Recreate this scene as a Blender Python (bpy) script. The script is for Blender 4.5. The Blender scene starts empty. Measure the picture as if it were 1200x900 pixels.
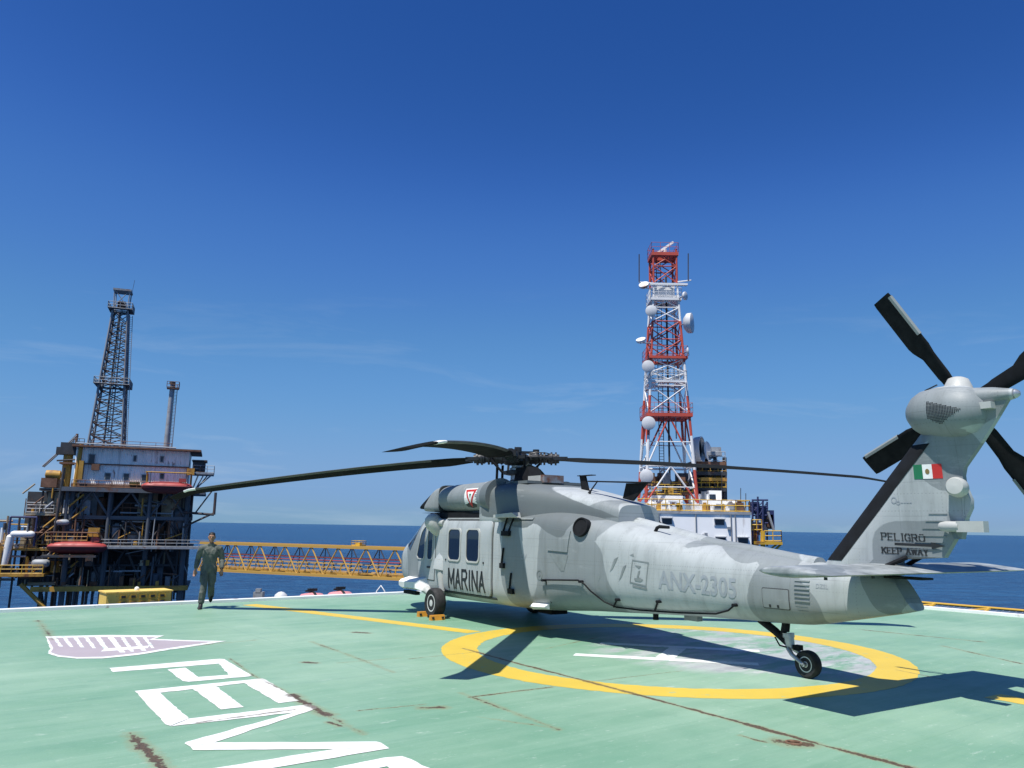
import bpy, bmesh, math, random
from math import sin, cos, pi, radians, sqrt, atan2
from mathutils import Vector, Matrix
from mathutils.bvhtree import BVHTree
from mathutils.geometry import tessellate_polygon

random.seed(7)
scn = bpy.context.scene
COL = scn.collection

# ------------------------------------------------------------------ camera
CAM_H = 2.038
FPX = 933.9            # focal length in pixels of a 1200 px wide picture
PITCH, ROLL = 0.1776, 0.01629
_cp, _sp = cos(PITCH), sin(PITCH)
FW = Vector((0, _cp, _sp)); _u0 = Vector((0, -_sp, _cp)); _r0 = Vector((1, 0, 0))
RT = cos(ROLL)*_r0 + sin(ROLL)*_u0
UP = cos(ROLL)*_u0 - sin(ROLL)*_r0
cd = bpy.data.cameras.new('camera'); cam = bpy.data.objects.new('camera', cd); COL.objects.link(cam)
cd.sensor_width = 36; cd.sensor_fit = 'HORIZONTAL'; cd.lens = FPX/1200*36
cd.clip_start = .05; cd.clip_end = 200000
cam.matrix_world = Matrix(((RT.x, UP.x, -FW.x, 0), (RT.y, UP.y, -FW.y, 0), (RT.z, UP.z, -FW.z, CAM_H), (0, 0, 0, 1)))
scn.camera = cam

# ------------------------------------------------------------------ sky, sun, exposure
SUN_EL = radians(66.3); SUN_DIR = Vector((-.25, -.355, 1.0)).normalized()   # towards the sun
world = bpy.data.worlds.new('World'); scn.world = world; world.use_nodes = True
wn = world.node_tree.nodes; wl = world.node_tree.links; wn.clear()
w_out = wn.new('ShaderNodeOutputWorld'); w_bg = wn.new('ShaderNodeBackground')
sky = wn.new('ShaderNodeTexSky'); sky.sky_type = 'NISHITA'; sky.sun_disc = False
sky.sun_elevation = SUN_EL; sky.sun_rotation = radians(215.2)
sky.air_density = 1.0; sky.dust_density = 0.3; sky.ozone_density = 6.0; sky.altitude = 30
# the sky as the phone recorded it: one colour grade over the whole dome
w_s1 = wn.new('ShaderNodeVectorMath'); w_s1.operation = 'SCALE'; w_s1.inputs['Scale'].default_value = .1; wl.new(sky.outputs[0], w_s1.inputs[0])
w_hs = wn.new('ShaderNodeRGBCurve'); wl.new(w_s1.outputs[0], w_hs.inputs['Color'])
for ch, pts in ((0, ((0, 0), (.083, .021), (.122, .060), (.212, .128), (.381, .208), (.552, .232), (1, .5))),
                (1, ((0, 0), (.153, .090), (.223, .190), (.362, .322), (.552, .39), (.62, .395), (1, .8))),
                (2, ((0, 0), (.309, .345), (.418, .54), (.515, .60), (.578, .65), (.672, .68), (1, .92)))):
    cv = w_hs.mapping.curves[ch]
    cv.points[0].location = pts[0]; cv.points[1].location = pts[-1]
    for q_ in pts[1:-1]: cv.points.new(*q_)
w_hs.mapping.update()
w_s2 = wn.new('ShaderNodeVectorMath'); w_s2.operation = 'SCALE'; w_s2.inputs['Scale'].default_value = 10; wl.new(w_hs.outputs[0], w_s2.inputs[0])
# faint streaks of cirrus low over the sea
w_tc = wn.new('ShaderNodeTexCoord'); w_map = wn.new('ShaderNodeMapping'); w_map.inputs['Scale'].default_value = (2.2, 2.2, 14)
w_map.inputs['Rotation'].default_value = (.05, .04, 0); w_map.inputs['Location'].default_value = (.35, .2, .6)
w_no = wn.new('ShaderNodeTexNoise'); w_no.inputs['Scale'].default_value = 1.6; w_no.inputs['Detail'].default_value = 6; w_no.inputs['Roughness'].default_value = .62
w_no.inputs['Distortion'].default_value = .5
wl.new(w_tc.outputs['Generated'], w_map.inputs[0]); wl.new(w_map.outputs[0], w_no.inputs['Vector'])
w_mr = wn.new('ShaderNodeMapRange'); w_mr.inputs[1].default_value = .54; w_mr.inputs[2].default_value = .80
w_mr.inputs[3].default_value = 0; w_mr.inputs[4].default_value = .34
wl.new(w_no.outputs[0], w_mr.inputs[0])
w_sep = wn.new('ShaderNodeSeparateXYZ'); wl.new(w_tc.outputs['Generated'], w_sep.inputs[0])
w_el = wn.new('ShaderNodeMapRange'); w_el.inputs[1].default_value = .30; w_el.inputs[2].default_value = .08
wl.new(w_sep.outputs['Z'], w_el.inputs[0])
w_mu = wn.new('ShaderNodeMath'); w_mu.operation = 'MULTIPLY'; wl.new(w_mr.outputs[0], w_mu.inputs[0]); wl.new(w_el.outputs[0], w_mu.inputs[1])
w_mix = wn.new('ShaderNodeMix'); w_mix.data_type = 'RGBA'
wl.new(w_mu.outputs[0], w_mix.inputs['Factor']); wl.new(w_s2.outputs[0], w_mix.inputs['A']); w_mix.inputs['B'].default_value = (6.0, 7.0, 8.0, 1)
wl.new(w_mix.outputs['Result'], w_bg.inputs['Color']); w_bg.inputs['Strength'].default_value = .078
wl.new(w_bg.outputs[0], w_out.inputs['Surface'])
sd = bpy.data.lights.new('sun', 'SUN'); sun = bpy.data.objects.new('sun', sd); COL.objects.link(sun)
sd.energy = 5.0; sd.angle = radians(.53); sd.color = (1, .96, .90)
sun.rotation_euler = (-SUN_DIR).to_track_quat('-Z', 'Y').to_euler(); sun.location = (-8, -10, 40)
scn.view_settings.view_transform = 'Standard'; scn.view_settings.look = 'None'
scn.view_settings.exposure = 0.35; scn.view_settings.gamma = 1.0; scn.view_settings.use_curve_mapping = False

# ------------------------------------------------------------------ helpers
def pix(px, py, depth):
    """world point seen at photo pixel (1200x900) at a forward distance"""
    d = FW + RT*((px-600)/FPX) - UP*((py-450)/FPX)
    return Vector((0, 0, CAM_H)) + d*(depth/d.y)
def deck(px, py, z=0.0):
    """point of the deck plane under a photo pixel"""
    d = FW + RT*((px-600)/FPX) - UP*((py-450)/FPX)
    t = (z-CAM_H)/d.z
    return Vector((d.x*t, d.y*t, z))

MATS = {}
def principled(name, color, rough=.5, metal=0.0, spec=.5):
    m = bpy.data.materials.new(name); m.use_nodes = True
    b = m.node_tree.nodes['Principled BSDF']
    b.inputs['Base Color'].default_value = (*color, 1); b.inputs['Roughness'].default_value = rough
    b.inputs['Metallic'].default_value = metal; b.inputs['Specular IOR Level'].default_value = spec
    return m, m.node_tree.nodes, m.node_tree.links, b
def noise(n, l, scale, detail=4, rough=.55, vec=None, coord='Object', sc=None):
    t = n.new('ShaderNodeTexNoise'); t.inputs['Scale'].default_value = scale; t.inputs['Detail'].default_value = detail
    t.inputs['Roughness'].default_value = rough
    if vec is None:
        tc = n.new('ShaderNodeTexCoord'); vec = tc.outputs[coord]
    if sc:
        mp = n.new('ShaderNodeMapping'); mp.inputs['Scale'].default_value = sc; l.new(vec, mp.inputs[0]); vec = mp.outputs[0]
    l.new(vec, t.inputs['Vector']); return t.outputs[0]
def mrange(n, l, src, a, b, c=0., d=1.):
    r = n.new('ShaderNodeMapRange'); r.inputs[1].default_value = a; r.inputs[2].default_value = b
    r.inputs[3].default_value = c; r.inputs[4].default_value = d; l.new(src, r.inputs[0]); return r.outputs[0]
def mixc(n, l, fac, a, b, blend='MIX'):
    x = n.new('ShaderNodeMix'); x.data_type = 'RGBA'; x.blend_type = blend
    if isinstance(fac, (int, float)): x.inputs['Factor'].default_value = fac
    else: l.new(fac, x.inputs['Factor'])
    for s, v in (('A', a), ('B', b)):
        if isinstance(v, tuple): x.inputs[s].default_value = (*v, 1)
        else: l.new(v, x.inputs[s])
    return x.outputs['Result']
def mathn(n, l, op, a, b=None):
    x = n.new('ShaderNodeMath'); x.operation = op
    for i, v in enumerate((a, b)):
        if v is None: continue
        if isinstance(v, (int, float)): x.inputs[i].default_value = v
        else: l.new(v, x.inputs[i])
    return x.outputs[0]
def bump(n, l, b, src, strength=.2, dist=.01):
    k = n.new('ShaderNodeBump'); k.inputs['Strength'].default_value = strength; k.inputs['Distance'].default_value = dist
    l.new(src, k.inputs['Height']); l.new(k.outputs[0], b.inputs['Normal'])
def paint(name, color, rough=.45, var=.18, scale=3.0, metal=0., rust=0., rustcol=(.16, .06, .025), streak=False, spec=.5):
    """painted or metal surface: colour variation, grime, optional rust blotches or streaks running down"""
    if name in MATS: return MATS[name]
    m, n, l, b = principled(name, color, rough, metal, spec)
    f = noise(n, l, scale, 6, .6)
    dark = tuple(c*(1-var) for c in color); lite = tuple(min(1, c*(1+var*.7)) for c in color)
    c = mixc(n, l, mrange(n, l, f, .35, .68), dark, lite)
    if rust > 0:
        r = noise(n, l, scale*.9, 8, .7, sc=(1, 1, .12) if streak else None)
        c = mixc(n, l, mrange(n, l, r, .62-rust*.2, .70-rust*.1), c, rustcol)
    l.new(c, b.inputs['Base Color'])
    l.new(mrange(n, l, f, .3, .7, min(1, rough+.12), max(.05, rough-.08)), b.inputs['Roughness'])
    MATS[name] = m; return m

class MB:
    """collects shapes into one mesh"""
    def __init__(s): s.v = []; s.f = []
    def add(s, vs, fs):
        k = len(s.v); s.v += [Vector(v) for v in vs]; s.f += [tuple(i+k for i in f) for f in fs]; return s
    def box(s, c, size, rot=None):
        x, y, z = size[0]/2, size[1]/2, size[2]/2; c = Vector(c)
        vs = [Vector(p) for p in ((-x,-y,-z),(x,-y,-z),(x,y,-z),(-x,y,-z),(-x,-y,z),(x,-y,z),(x,y,z),(-x,y,z))]
        if rot is not None: vs = [rot @ v for v in vs]
        return s.add([v+c for v in vs], [(0,3,2,1),(4,5,6,7),(0,1,5,4),(1,2,6,5),(2,3,7,6),(3,0,4,7)])
    def bbox(s, x0, x1, y0, y1, z0, z1): return s.box(((x0+x1)/2, (y0+y1)/2, (z0+z1)/2), (x1-x0, y1-y0, z1-z0))
    def loft(s, rings, cap=True, closed=True):
        k = len(s.v); m = len(rings[0])
        for r in rings: s.v += [Vector(p) for p in r]
        for i in range(len(rings)-1):
            for j in range(m if closed else m-1):
                a, b2 = k+i*m+j, k+i*m+(j+1) % m
                s.f.append((a, b2, b2+m, a+m))
        if cap and closed:
            s.f.append(tuple(k+j for j in reversed(range(m)))); s.f.append(tuple(k+(len(rings)-1)*m+j for j in range(m)))
        return s
    def tube(s, path, rad, n=10, cap=True, sx=1.0):
        path = [Vector(p) for p in path]; rings = []; prev = None
        for i, p in enumerate(path):
            t = (path[min(i+1, len(path)-1)]-path[max(i-1, 0)]).normalized()
            if prev is None:
                a = Vector((0, 0, 1)) if abs(t.z) < .9 else Vector((1, 0, 0)); x = t.cross(a).normalized()
            else:
                x = (prev - t*prev.dot(t)).normalized()
            prev = x; y = t.cross(x); r = rad[i] if isinstance(rad, (list, tuple)) else rad
            rings.append([p + x*cos(2*pi*j/n)*r*sx + y*sin(2*pi*j/n)*r for j in range(n)])
        return s.loft(rings, cap)
    def cyl(s, a, b, r, r2=None, n=16): return s.tube([a, b], [r, r if r2 is None else r2], n)
    def revolve(s, prof, o, axis, n=24):
        """profile of (radius, along) turned about an axis"""
        o = Vector(o); ax = Vector(axis).normalized(); a = Vector((0, 0, 1)) if abs(ax.z) < .9 else Vector((1, 0, 0))
        x = ax.cross(a).normalized(); y = ax.cross(x)
        rings = [[o + ax*h + (x*cos(2*pi*j/n) + y*sin(2*pi*j/n))*max(r, 1e-4) for j in range(n)] for r, h in prof]
        return s.loft(rings, True)
    def prism(s, pts, off):
        """flat polygon pushed along a vector"""
        k = len(s.v); m = len(pts); off = Vector(off)
        s.v += [Vector(p) for p in pts] + [Vector(p)+off for p in pts]
        s.f.append(tuple(k+i for i in reversed(range(m)))); s.f.append(tuple(k+m+i for i in range(m)))
        for i in range(m): s.f.append((k+i, k+(i+1) % m, k+m+(i+1) % m, k+m+i))
        return s
    def build(s, name, mat, parent=None, smooth=None, camo=False, loc=None):
        me = bpy.data.meshes.new(name); me.from_pydata([tuple(v) for v in s.v], [], s.f)
        bm = bmesh.new(); bm.from_mesh(me); bmesh.ops.recalc_face_normals(bm, faces=bm.faces); bm.to_mesh(me); bm.free()
        if mat: me.materials.append(mat)
        if smooth is not None:
            me.polygons.foreach_set('use_smooth', [True]*len(me.polygons)); me.set_sharp_from_angle(angle=radians(smooth))
        if camo:
            at = me.attributes.new('camo', 'FLOAT', 'POINT'); at.data.foreach_set('value', [camo_shadow_field(v.co) for v in me.vertices])
            at = me.attributes.new('dark_tone', 'FLOAT', 'POINT'); at.data.foreach_set('value', [dark_field(v.co) for v in me.vertices])
        o = bpy.data.objects.new(name, me); COL.objects.link(o)
        if parent: o.parent = parent
        if loc: o.location = loc
        return o
def tag(o, label=None, cat=None, group=None, kind=None):
    for k, v in (('label', label), ('category', cat), ('group', group), ('kind', kind)):
        if v: o[k] = v
    return o
def empty(name, loc=(0, 0, 0), rz=0.0):
    o = bpy.data.objects.new(name, None); COL.objects.link(o); o.location = loc; o.rotation_euler = (0, 0, rz); o.empty_display_size = .3; return o
_unit = {}
def unit_mesh(mat, kind):
    k = (mat.name, kind)
    if k not in _unit:
        b = MB()
        if kind == 'tube': b.cyl((0, 0, -.5), (0, 0, .5), 1, n=8)
        else: b.box((0, 0, 0), (2, 2, 1))
        o = b.build('beam', mat, smooth=40 if kind == 'tube' else None); _unit[k] = o.data; bpy.data.objects.remove(o)
    return _unit[k]
def beam(name, a, b, r, mat, parent=None, kind='tube', r2=None):
    """one structural member as an object of its own (shares its mesh with its like)"""
    a, b = Vector(a), Vector(b); d = b-a
    o = bpy.data.objects.new(name, unit_mesh(mat, kind)); COL.objects.link(o); o.parent = parent
    q = d.to_track_quat('Z', 'X' if abs(d.x) < abs(d.y) or abs(d.z) < .5*d.length else 'Y')
    o.location = (a+b)/2; o.rotation_mode = 'QUATERNION'; o.rotation_quaternion = q; o.scale = (r, r2 or r, d.length)
    return o
def slab(name, x0, x1, y0, y1, z0, z1, mat, parent=None):
    return MB().bbox(x0, x1, y0, y1, z0, z1).build(name, mat, parent)
def railing(path, mat, parent, h=1.1, step=1.6, t=.035, name='railing'):
    b = MB(); path = [Vector(p) for p in path]
    for p, q in zip(path, path[1:]):
        L = (q-p).length; k = max(1, round(L/step))
        for i in range(k+1):
            c = p.lerp(q, i/k); b.cyl(c, c+Vector((0, 0, h)), t, n=5)
        for z in (h, h*.55, .1): b.cyl(p+Vector((0, 0, z)), q+Vector((0, 0, z)), t, n=5)
    return b.build(name, mat, parent)
def finish_text(txt, bold=0.0):
    """letters as flat triangles in a unit box: returns verts (x,y in 0..1) and faces"""
    cu = bpy.data.curves.new('txt', 'FONT'); cu.body = txt; cu.offset = bold; cu.resolution_u = 3
    o = bpy.data.objects.new('txt', cu); COL.objects.link(o)
    dg = bpy.context.evaluated_depsgraph_get(); me = o.evaluated_get(dg).to_mesh()
    vs = [v.co.copy() for v in me.vertices]; fs = [tuple(f.vertices) for f in me.polygons]
    o.evaluated_get(dg).to_mesh_clear(); bpy.data.objects.remove(o); bpy.data.curves.remove(cu)
    x0, x1 = min(v.x for v in vs), max(v.x for v in vs); y0, y1 = min(v.y for v in vs), max(v.y for v in vs)
    return [((v.x-x0)/(x1-x0), (v.y-y0)/(y1-y0)) for v in vs], fs

# ------------------------------------------------------------------ sea
def sea_material():
    m, n, l, b = principled('sea_water', (.006, .035, .095), .26, 0, .32)
    tc = n.new('ShaderNodeTexCoord')
    w1 = noise(n, l, .035, 3, .5, tc.outputs['Object'], sc=(1, 2.2, 1))
    w2 = noise(n, l, .16, 5, .6, tc.outputs['Object'], sc=(1, 1.9, 1))
    w3 = noise(n, l, .8, 3, .6, tc.outputs['Object'], sc=(1, 1.6, 1))
    h = mathn(n, l, 'ADD', mathn(n, l, 'MULTIPLY', w1, 2.2), mathn(n, l, 'ADD', mathn(n, l, 'MULTIPLY', w2, 1.1), mathn(n, l, 'MULTIPLY', w3, .22)))
    bump(n, l, b, h, 1.0, 1.5)
    # patches of ruffled and calmer water
    big = noise(n, l, .0022, 4, .55, tc.outputs['Object'], sc=(.35, 2.4, 1))
    c = mixc(n, l, mrange(n, l, big, .40, .60), (.003, .025, .080), (.008, .053, .132))
    c = mixc(n, l, mrange(n, l, w2, .46, .68), c, (.018, .088, .188)); c = mixc(n, l, mrange(n, l, w1, .56, .40, 0, .6), c, (.0015, .016, .060))
    l.new(c, b.inputs['Base Color'])
    b.inputs['IOR'].default_value = 1.33
    return m
SEA_Z = -36.0
s = MB()
for (r0, r1, k) in ((0, 400, 24), (400, 4000, 24), (4000, 90000, 24)):
    for i in range(k):
        a, a2 = 2*pi*i/k, 2*pi*(i+1)/k
        q = [(r0*cos(a), r0*sin(a), 0), (r1*cos(a), r1*sin(a), 0), (r1*cos(a2), r1*sin(a2), 0), (r0*cos(a2), r0*sin(a2), 0)]
        s.add(q[:3] if r0 == 0 else q, [(0, 1, 2)] if r0 == 0 else [(0, 1, 2, 3)])
        if r0 == 0: pass
tag(s.build('sea', sea_material(), loc=(0, 0, SEA_Z)), kind='structure')

# ------------------------------------------------------------------ helideck
EU = Vector((cos(radians(38.6)), sin(radians(38.6)), 0)); EV = Vector((EU.y, -EU.x, 0))
CORNER = Vector((4.85, 31.27, 0))
def dk(u, v, z=0.0): return CORNER - EU*u + EV*v + Vector((0, 0, z))
GREEN = (.135, .385, .25)

# rust along the plate seams and in spots: a ragged mask from the distance to each seam, shared by deck and markings
SEGS = []   # (a, b, half width, broken)
def seam(pts, w, br=1.0):
    q_ = [deck(*p_) for p_ in pts]
    for a_, b_ in zip(q_, q_[1:]): SEGS.append((a_, b_, w, br))
seam([(543, 760), (605, 777)], .028, .30); seam([(605, 777), (690, 799), (862, 845)], .030, .22); seam([(862, 845), (960, 872), (1075, 902)], .036, .35)
seam([(550, 817), (647, 805)], .026, .8); seam([(690, 799), (800, 786)], .010, .7); seam([(420, 833), (500, 825)], .022, .9); seam([(365, 752), (410, 768), (462, 788)], .05, 1.25)
seam([(540, 812), (655, 855)], .045, 1.15); seam([(480, 772), (560, 764)], .016, .9); seam([(395, 777), (470, 771)], .025, 1.2); seam([(270, 772), (296, 791), (341, 814)], .03, 1.1); seam([(341, 814), (383, 838)], .06, .55); seam([(383, 838), (425, 860)], .05, 1.2)
seam([(1010, 738), (1150, 752)], .06, 1.0); seam([(1105, 757), (1198, 778)], .05, 1.05); seam([(1050, 785), (1110, 797)], .014, .5); seam([(45, 727), (62, 750)], .07, 1.2)
seam([(152, 859), (170, 878), (196, 906)], .055, .45); seam([(232, 847), (345, 832)], .020, .6); seam([(494, 829), (515, 829)], .06, .5); seam([(914, 869), (946, 872.5)], .085, .3)
seam([(358, 776), (370, 777)], .05, .5); seam([(416, 741), (432, 742)], .06, .5); seam([(384, 846), (400, 851)], .04, .8); seam([(868, 862), (897, 870)], .03, .8); seam([(560, 840), (640, 852)], .03, 1.3); seam([(225, 757), (300, 750)], .04, 1.4); seam([(640, 760), (700, 747)], .02, 1.2)
def rust_group():
    g = bpy.data.node_groups.new('seam_rust', 'ShaderNodeTree')
    g.interface.new_socket('Vector', in_out='INPUT', socket_type='NodeSocketVector'); g.interface.new_socket('Core', in_out='OUTPUT', socket_type='NodeSocketFloat'); g.interface.new_socket('Halo', in_out='OUTPUT', socket_type='NodeSocketFloat')
    n, l = g.nodes, g.links; gi = n.new('NodeGroupInput'); go = n.new('NodeGroupOutput')
    def vm(op, a_, b_=None, sc=None):
        x = n.new('ShaderNodeVectorMath'); x.operation = op
        for i, v in enumerate((a_, b_)):
            if v is None: continue
            if isinstance(v, (tuple, Vector)): x.inputs[i].default_value = tuple(v)
            else: l.new(v, x.inputs[i])
        if sc is not None: l.new(sc, x.inputs['Scale'])
        return x
    fl = vm('MULTIPLY', gi.outputs[0], (1, 1, 0)).outputs[0]
    wob = n.new('ShaderNodeTexNoise'); wob.inputs['Scale'].default_value = 5; wob.inputs['Detail'].default_value = 3; l.new(fl, wob.inputs['Vector'])
    pz = vm('ADD', fl, vm('MULTIPLY', vm('SUBTRACT', wob.outputs['Color'], (.5, .5, .5)).outputs[0], (.06, .06, 0)).outputs[0]).outputs[0]
    nz = noise(n, l, 21, 6, .72, fl); gate = noise(n, l, 2.1, 5, .68, fl)
    best = None
    for a_, b_, w, br in SEGS:
        ba = b_-a_; pa = vm('SUBTRACT', pz, a_).outputs[0]
        h = mathn(n, l, 'MULTIPLY', vm('DOT_PRODUCT', pa, ba/ba.dot(ba)).outputs['Value'], 1.0); h.node.use_clamp = True
        d_ = vm('DISTANCE', pa, vm('SCALE', ba, sc=h).outputs[0]).outputs['Value']
        v = mathn(n, l, 'SUBTRACT', mathn(n, l, 'MULTIPLY', d_, -1/w), (br-.5)*1.1)
        best = v if best is None else mathn(n, l, 'MAXIMUM', best, v)
    # best is about -.0 on a continuous seam, lower on broken ones and away from it
    f = mathn(n, l, 'ADD', best, mathn(n, l, 'ADD', mathn(n, l, 'MULTIPLY', mathn(n, l, 'SUBTRACT', nz, .5), 3.2), mathn(n, l, 'MULTIPLY', mathn(n, l, 'SUBTRACT', gate, .5), 4.2)))
    l.new(mrange(n, l, f, -.85, -.6), go.inputs['Core']); l.new(mrange(n, l, f, -2.3, -.5, 0, .8), go.inputs['Halo'])
    return g
RUSTG = rust_group()
def add_rust(n, l, c, vec, amt=1.0):
    g = n.new('ShaderNodeGroup'); g.node_tree = RUSTG; l.new(vec, g.inputs[0])
    fn = noise(n, l, 40, 4, .6, vec)
    c = mixc(n, l, mathn(n, l, 'MULTIPLY', g.outputs['Halo'], .75*amt), c, (.24, .215, .11))
    return mixc(n, l, mathn(n, l, 'MULTIPLY', g.outputs['Core'], .92*amt), c, mixc(n, l, mrange(n, l, fn, .35, .65), (.026, .018, .013), (.125, .068, .036)))
def deck_material():
    m, n, l, b = principled('deck_green_paint', GREEN, .55, 0, .35)
    tc = n.new('ShaderNodeTexCoord'); ob = tc.outputs['Object']
    mp = n.new('ShaderNodeMapping'); mp.inputs['Rotation'].default_value = (0, 0, radians(-38.6)); l.new(ob, mp.inputs[0]); dv = mp.outputs[0]
    big = noise(n, l, .22, 5, .6, dv)
    mid = noise(n, l, 1.4, 7, .66, dv, sc=(1, 2.2, 1))
    stre = noise(n, l, .55, 8, .7, dv, sc=(.22, 3.5, 1))
    fine = noise(n, l, 26, 4, .6, dv)
    c = mixc(n, l, mrange(n, l, big, .36, .64), (.135, .275, .180), (.255, .385, .275))
    c = mixc(n, l, mrange(n, l, stre, .46, .78, 0, .5), c, (.32, .46, .345))
    c = mixc(n, l, mrange(n, l, mid, .55, .78, 0, .4), c, (.12, .25, .16))
    c = mixc(n, l, mrange(n, l, fine, .60, .80, 0, .22), c, (.40, .52, .41))
    # paint worn down to an older pale coat inside the landing circle
    sp = n.new('ShaderNodeVectorMath'); sp.operation = 'DISTANCE'; l.new(ob, sp.inputs[0]); sp.inputs[1].default_value = (4.3, 14.6, 0)
    spc = n.new('ShaderNodeVectorMath'); spc.operation = 'DISTANCE'; l.new(ob, spc.inputs[0]); spc.inputs[1].default_value = (2.724, 14.172, 0)
    near = mrange(n, l, sp.outputs['Value'], 3.15, 1.2)
    wz = noise(n, l, 1.05, 9, .72, dv, sc=(.6, 1.5, 1))
    wear = mathn(n, l, 'MULTIPLY', mrange(n, l, wz, .44, .53), mrange(n, l, near, .05, .35))
    wc = mixc(n, l, mrange(n, l, mid, .35, .65), (.33, .30, .35), (.50, .52, .50))
    c = mixc(n, l, mathn(n, l, 'MULTIPLY', mathn(n, l, 'MULTIPLY', wear, .85), mrange(n, l, spc.outputs['Value'], 3.30, 3.22)), c, wc)
    # scattered pale scuffs
    sc1 = noise(n, l, 2.3, 9, .75, dv, sc=(1, 3, 1))
    c = mixc(n, l, mrange(n, l, sc1, .60, .68, 0, .6), c, (.50, .58, .50))
    # faint rusty stains
    rs = noise(n, l, .9, 8, .72, dv)
    c = mixc(n, l, mrange(n, l, rs, .69, .76, 0, .45), c, (.22, .19, .09))
    bk = n.new('ShaderNodeTexBrick'); l.new(dv, bk.inputs['Vector']); bk.inputs['Scale'].default_value = 1; bk.inputs['Brick Width'].default_value = 2.44; bk.inputs['Row Height'].default_value = 1.83; bk.inputs['Mortar Size'].default_value = 0
    bk.inputs['Color1'].default_value = (0, 0, 0, 1); bk.inputs['Color2'].default_value = (1, 1, 1, 1); bk.offset = .37
    c = mixc(n, l, mathn(n, l, 'MULTIPLY', bk.outputs['Color'], .20), c, (.135, .285, .19))
    tm = noise(n, l, .8, 7, .7, dv, sc=(.12, 5.5, 1)); c = mixc(n, l, mrange(n, l, tm, .58, .72, 0, .26), c, (.10, .17, .13))
    ck = noise(n, l, 7.0, 8, .78, dv, sc=(1, 2.2, 1)); c = mixc(n, l, mrange(n, l, ck, .60, .66, 0, .5), c, (.42, .50, .42)); c = mixc(n, l, mrange(n, l, ck, .40, .33, 0, .45), c, (.10, .20, .14))
    # welded plate joints, barely showing through the paint
    sx = n.new('ShaderNodeSeparateXYZ'); l.new(dv, sx.inputs[0])
    def joint(src, period, width, o_):
        fr = mathn(n, l, 'FRACT', mathn(n, l, 'ADD', mathn(n, l, 'DIVIDE', src, period), o_)); return mathn(n, l, 'LESS_THAN', mathn(n, l, 'ABSOLUTE', mathn(n, l, 'SUBTRACT', fr, .5)), width/period/2)
    jt = mathn(n, l, 'MAXIMUM', joint(sx.outputs['X'], 2.44, .018, .1), joint(sx.outputs['Y'], 1.83, .018, .3))
    c = mixc(n, l, mathn(n, l, 'MULTIPLY', jt, mrange(n, l, big, .35, .65, .08, .35)), c, (.11, .23, .15))
    c = add_rust(n, l, c, ob)
    l.new(c, b.inputs['Base Color'])
    l.new(mrange(n, l, mid, .3, .7, .62, .45), b.inputs['Roughness'])
    bump(n, l, b, mathn(n, l, 'ADD', mathn(n, l, 'MULTIPLY', fine, .5), stre), .4, .012)
    return m
M_DECK = deck_material()
def marking(name, color, wear=.5):
    m, n, l, b = principled(name, color, .5, 0, .35)
    tc = n.new('ShaderNodeTexCoord'); ob = tc.outputs['Object']
    f = noise(n, l, 5, 8, .7, ob); g = noise(n, l, 1.1, 5, .6, ob); h = noise(n, l, 30, 3, .6, ob)
    c = mixc(n, l, mrange(n, l, g, .35, .7), tuple(x*.9 for x in color), color)
    c = mixc(n, l, mrange(n, l, h, .6, .8, 0, .25), c, tuple(x*.75 for x in color))
    c = mixc(n, l, mrange(n, l, f, .74-.12*wear, .78-.10*wear, 0, .85), c, (.20, .40, .30))
    c = add_rust(n, l, c, ob, .8)
    l.new(c, b.inputs['Base Color']); bump(n, l, b, h, .15, .005); return m
M_WHITE = marking('white_marking_paint', (.76, .76, .73), .6)
M_YEL = marking('yellow_marking_paint', (.62, .445, .058), 1.0)
M_LILAC = marking('faded_lilac_marking_paint', (.40, .345, .365), .9)
M_WORNW = marking('worn_white_marking_paint', (.74, .76, .72), 1.3)
M_KERB = paint('white_kerb_paint', (.78, .79, .77), .5, .1, 1.2, rust=.12)
M_RUST = paint('rust_brown', (.15, .085, .05), .9, .5, 25)
M_RUSTH = paint('rust_stain_ochre', (.29, .27, .15), .85, .4, 14)
M_SEAM = paint('dark_seam_dirt', (.055, .05, .04), .9, .4, 20)
M_YSTEEL = paint('yellow_steel_paint', (.60, .36, .04), .5, .22, 2.0, rust=.35)
M_STEEL = paint('grey_steel_paint', (.22, .24, .26), .55, .25, 1.5, rust=.3)

DS = 36.0
d = MB(); d.add([dk(0, 0, 0), dk(DS, 0, 0), dk(DS, DS, 0), dk(0, DS, 0), dk(0, 0, -.45), dk(DS, 0, -.45), dk(DS, DS, -.45), dk(0, DS, -.45)],
      [(0, 1, 2, 3), (7, 6, 5, 4), (0, 4, 5, 1), (1, 5, 6, 2), (2, 6, 7, 3), (3, 7, 4, 0)])
DECK = tag(d.build('helideck', M_DECK), kind='structure')
k = MB()
for a, b in (((0, 0), (DS, 0)), ((0, 0), (0, DS)), ((DS, 0), (DS, DS)), ((0, DS), (DS, DS))):
    pa, pb = dk(*a), dk(*b); t = (pb-pa).normalized(); nrm = Vector((-t.y, t.x, 0)); cen = dk(DS/2, DS/2)
    if (cen-pa).dot(nrm) < 0: nrm = -nrm
    ext = .02 if a == (0, 0) and b[1] == 0 or a == (0, DS) else -.26
    kb = MB().prism([pa-t*ext, pb+t*ext, pb+t*ext+nrm*.26, pa-t*ext+nrm*.26], (0, 0, .07)).build('kerb', M_KERB, DECK)
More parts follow.
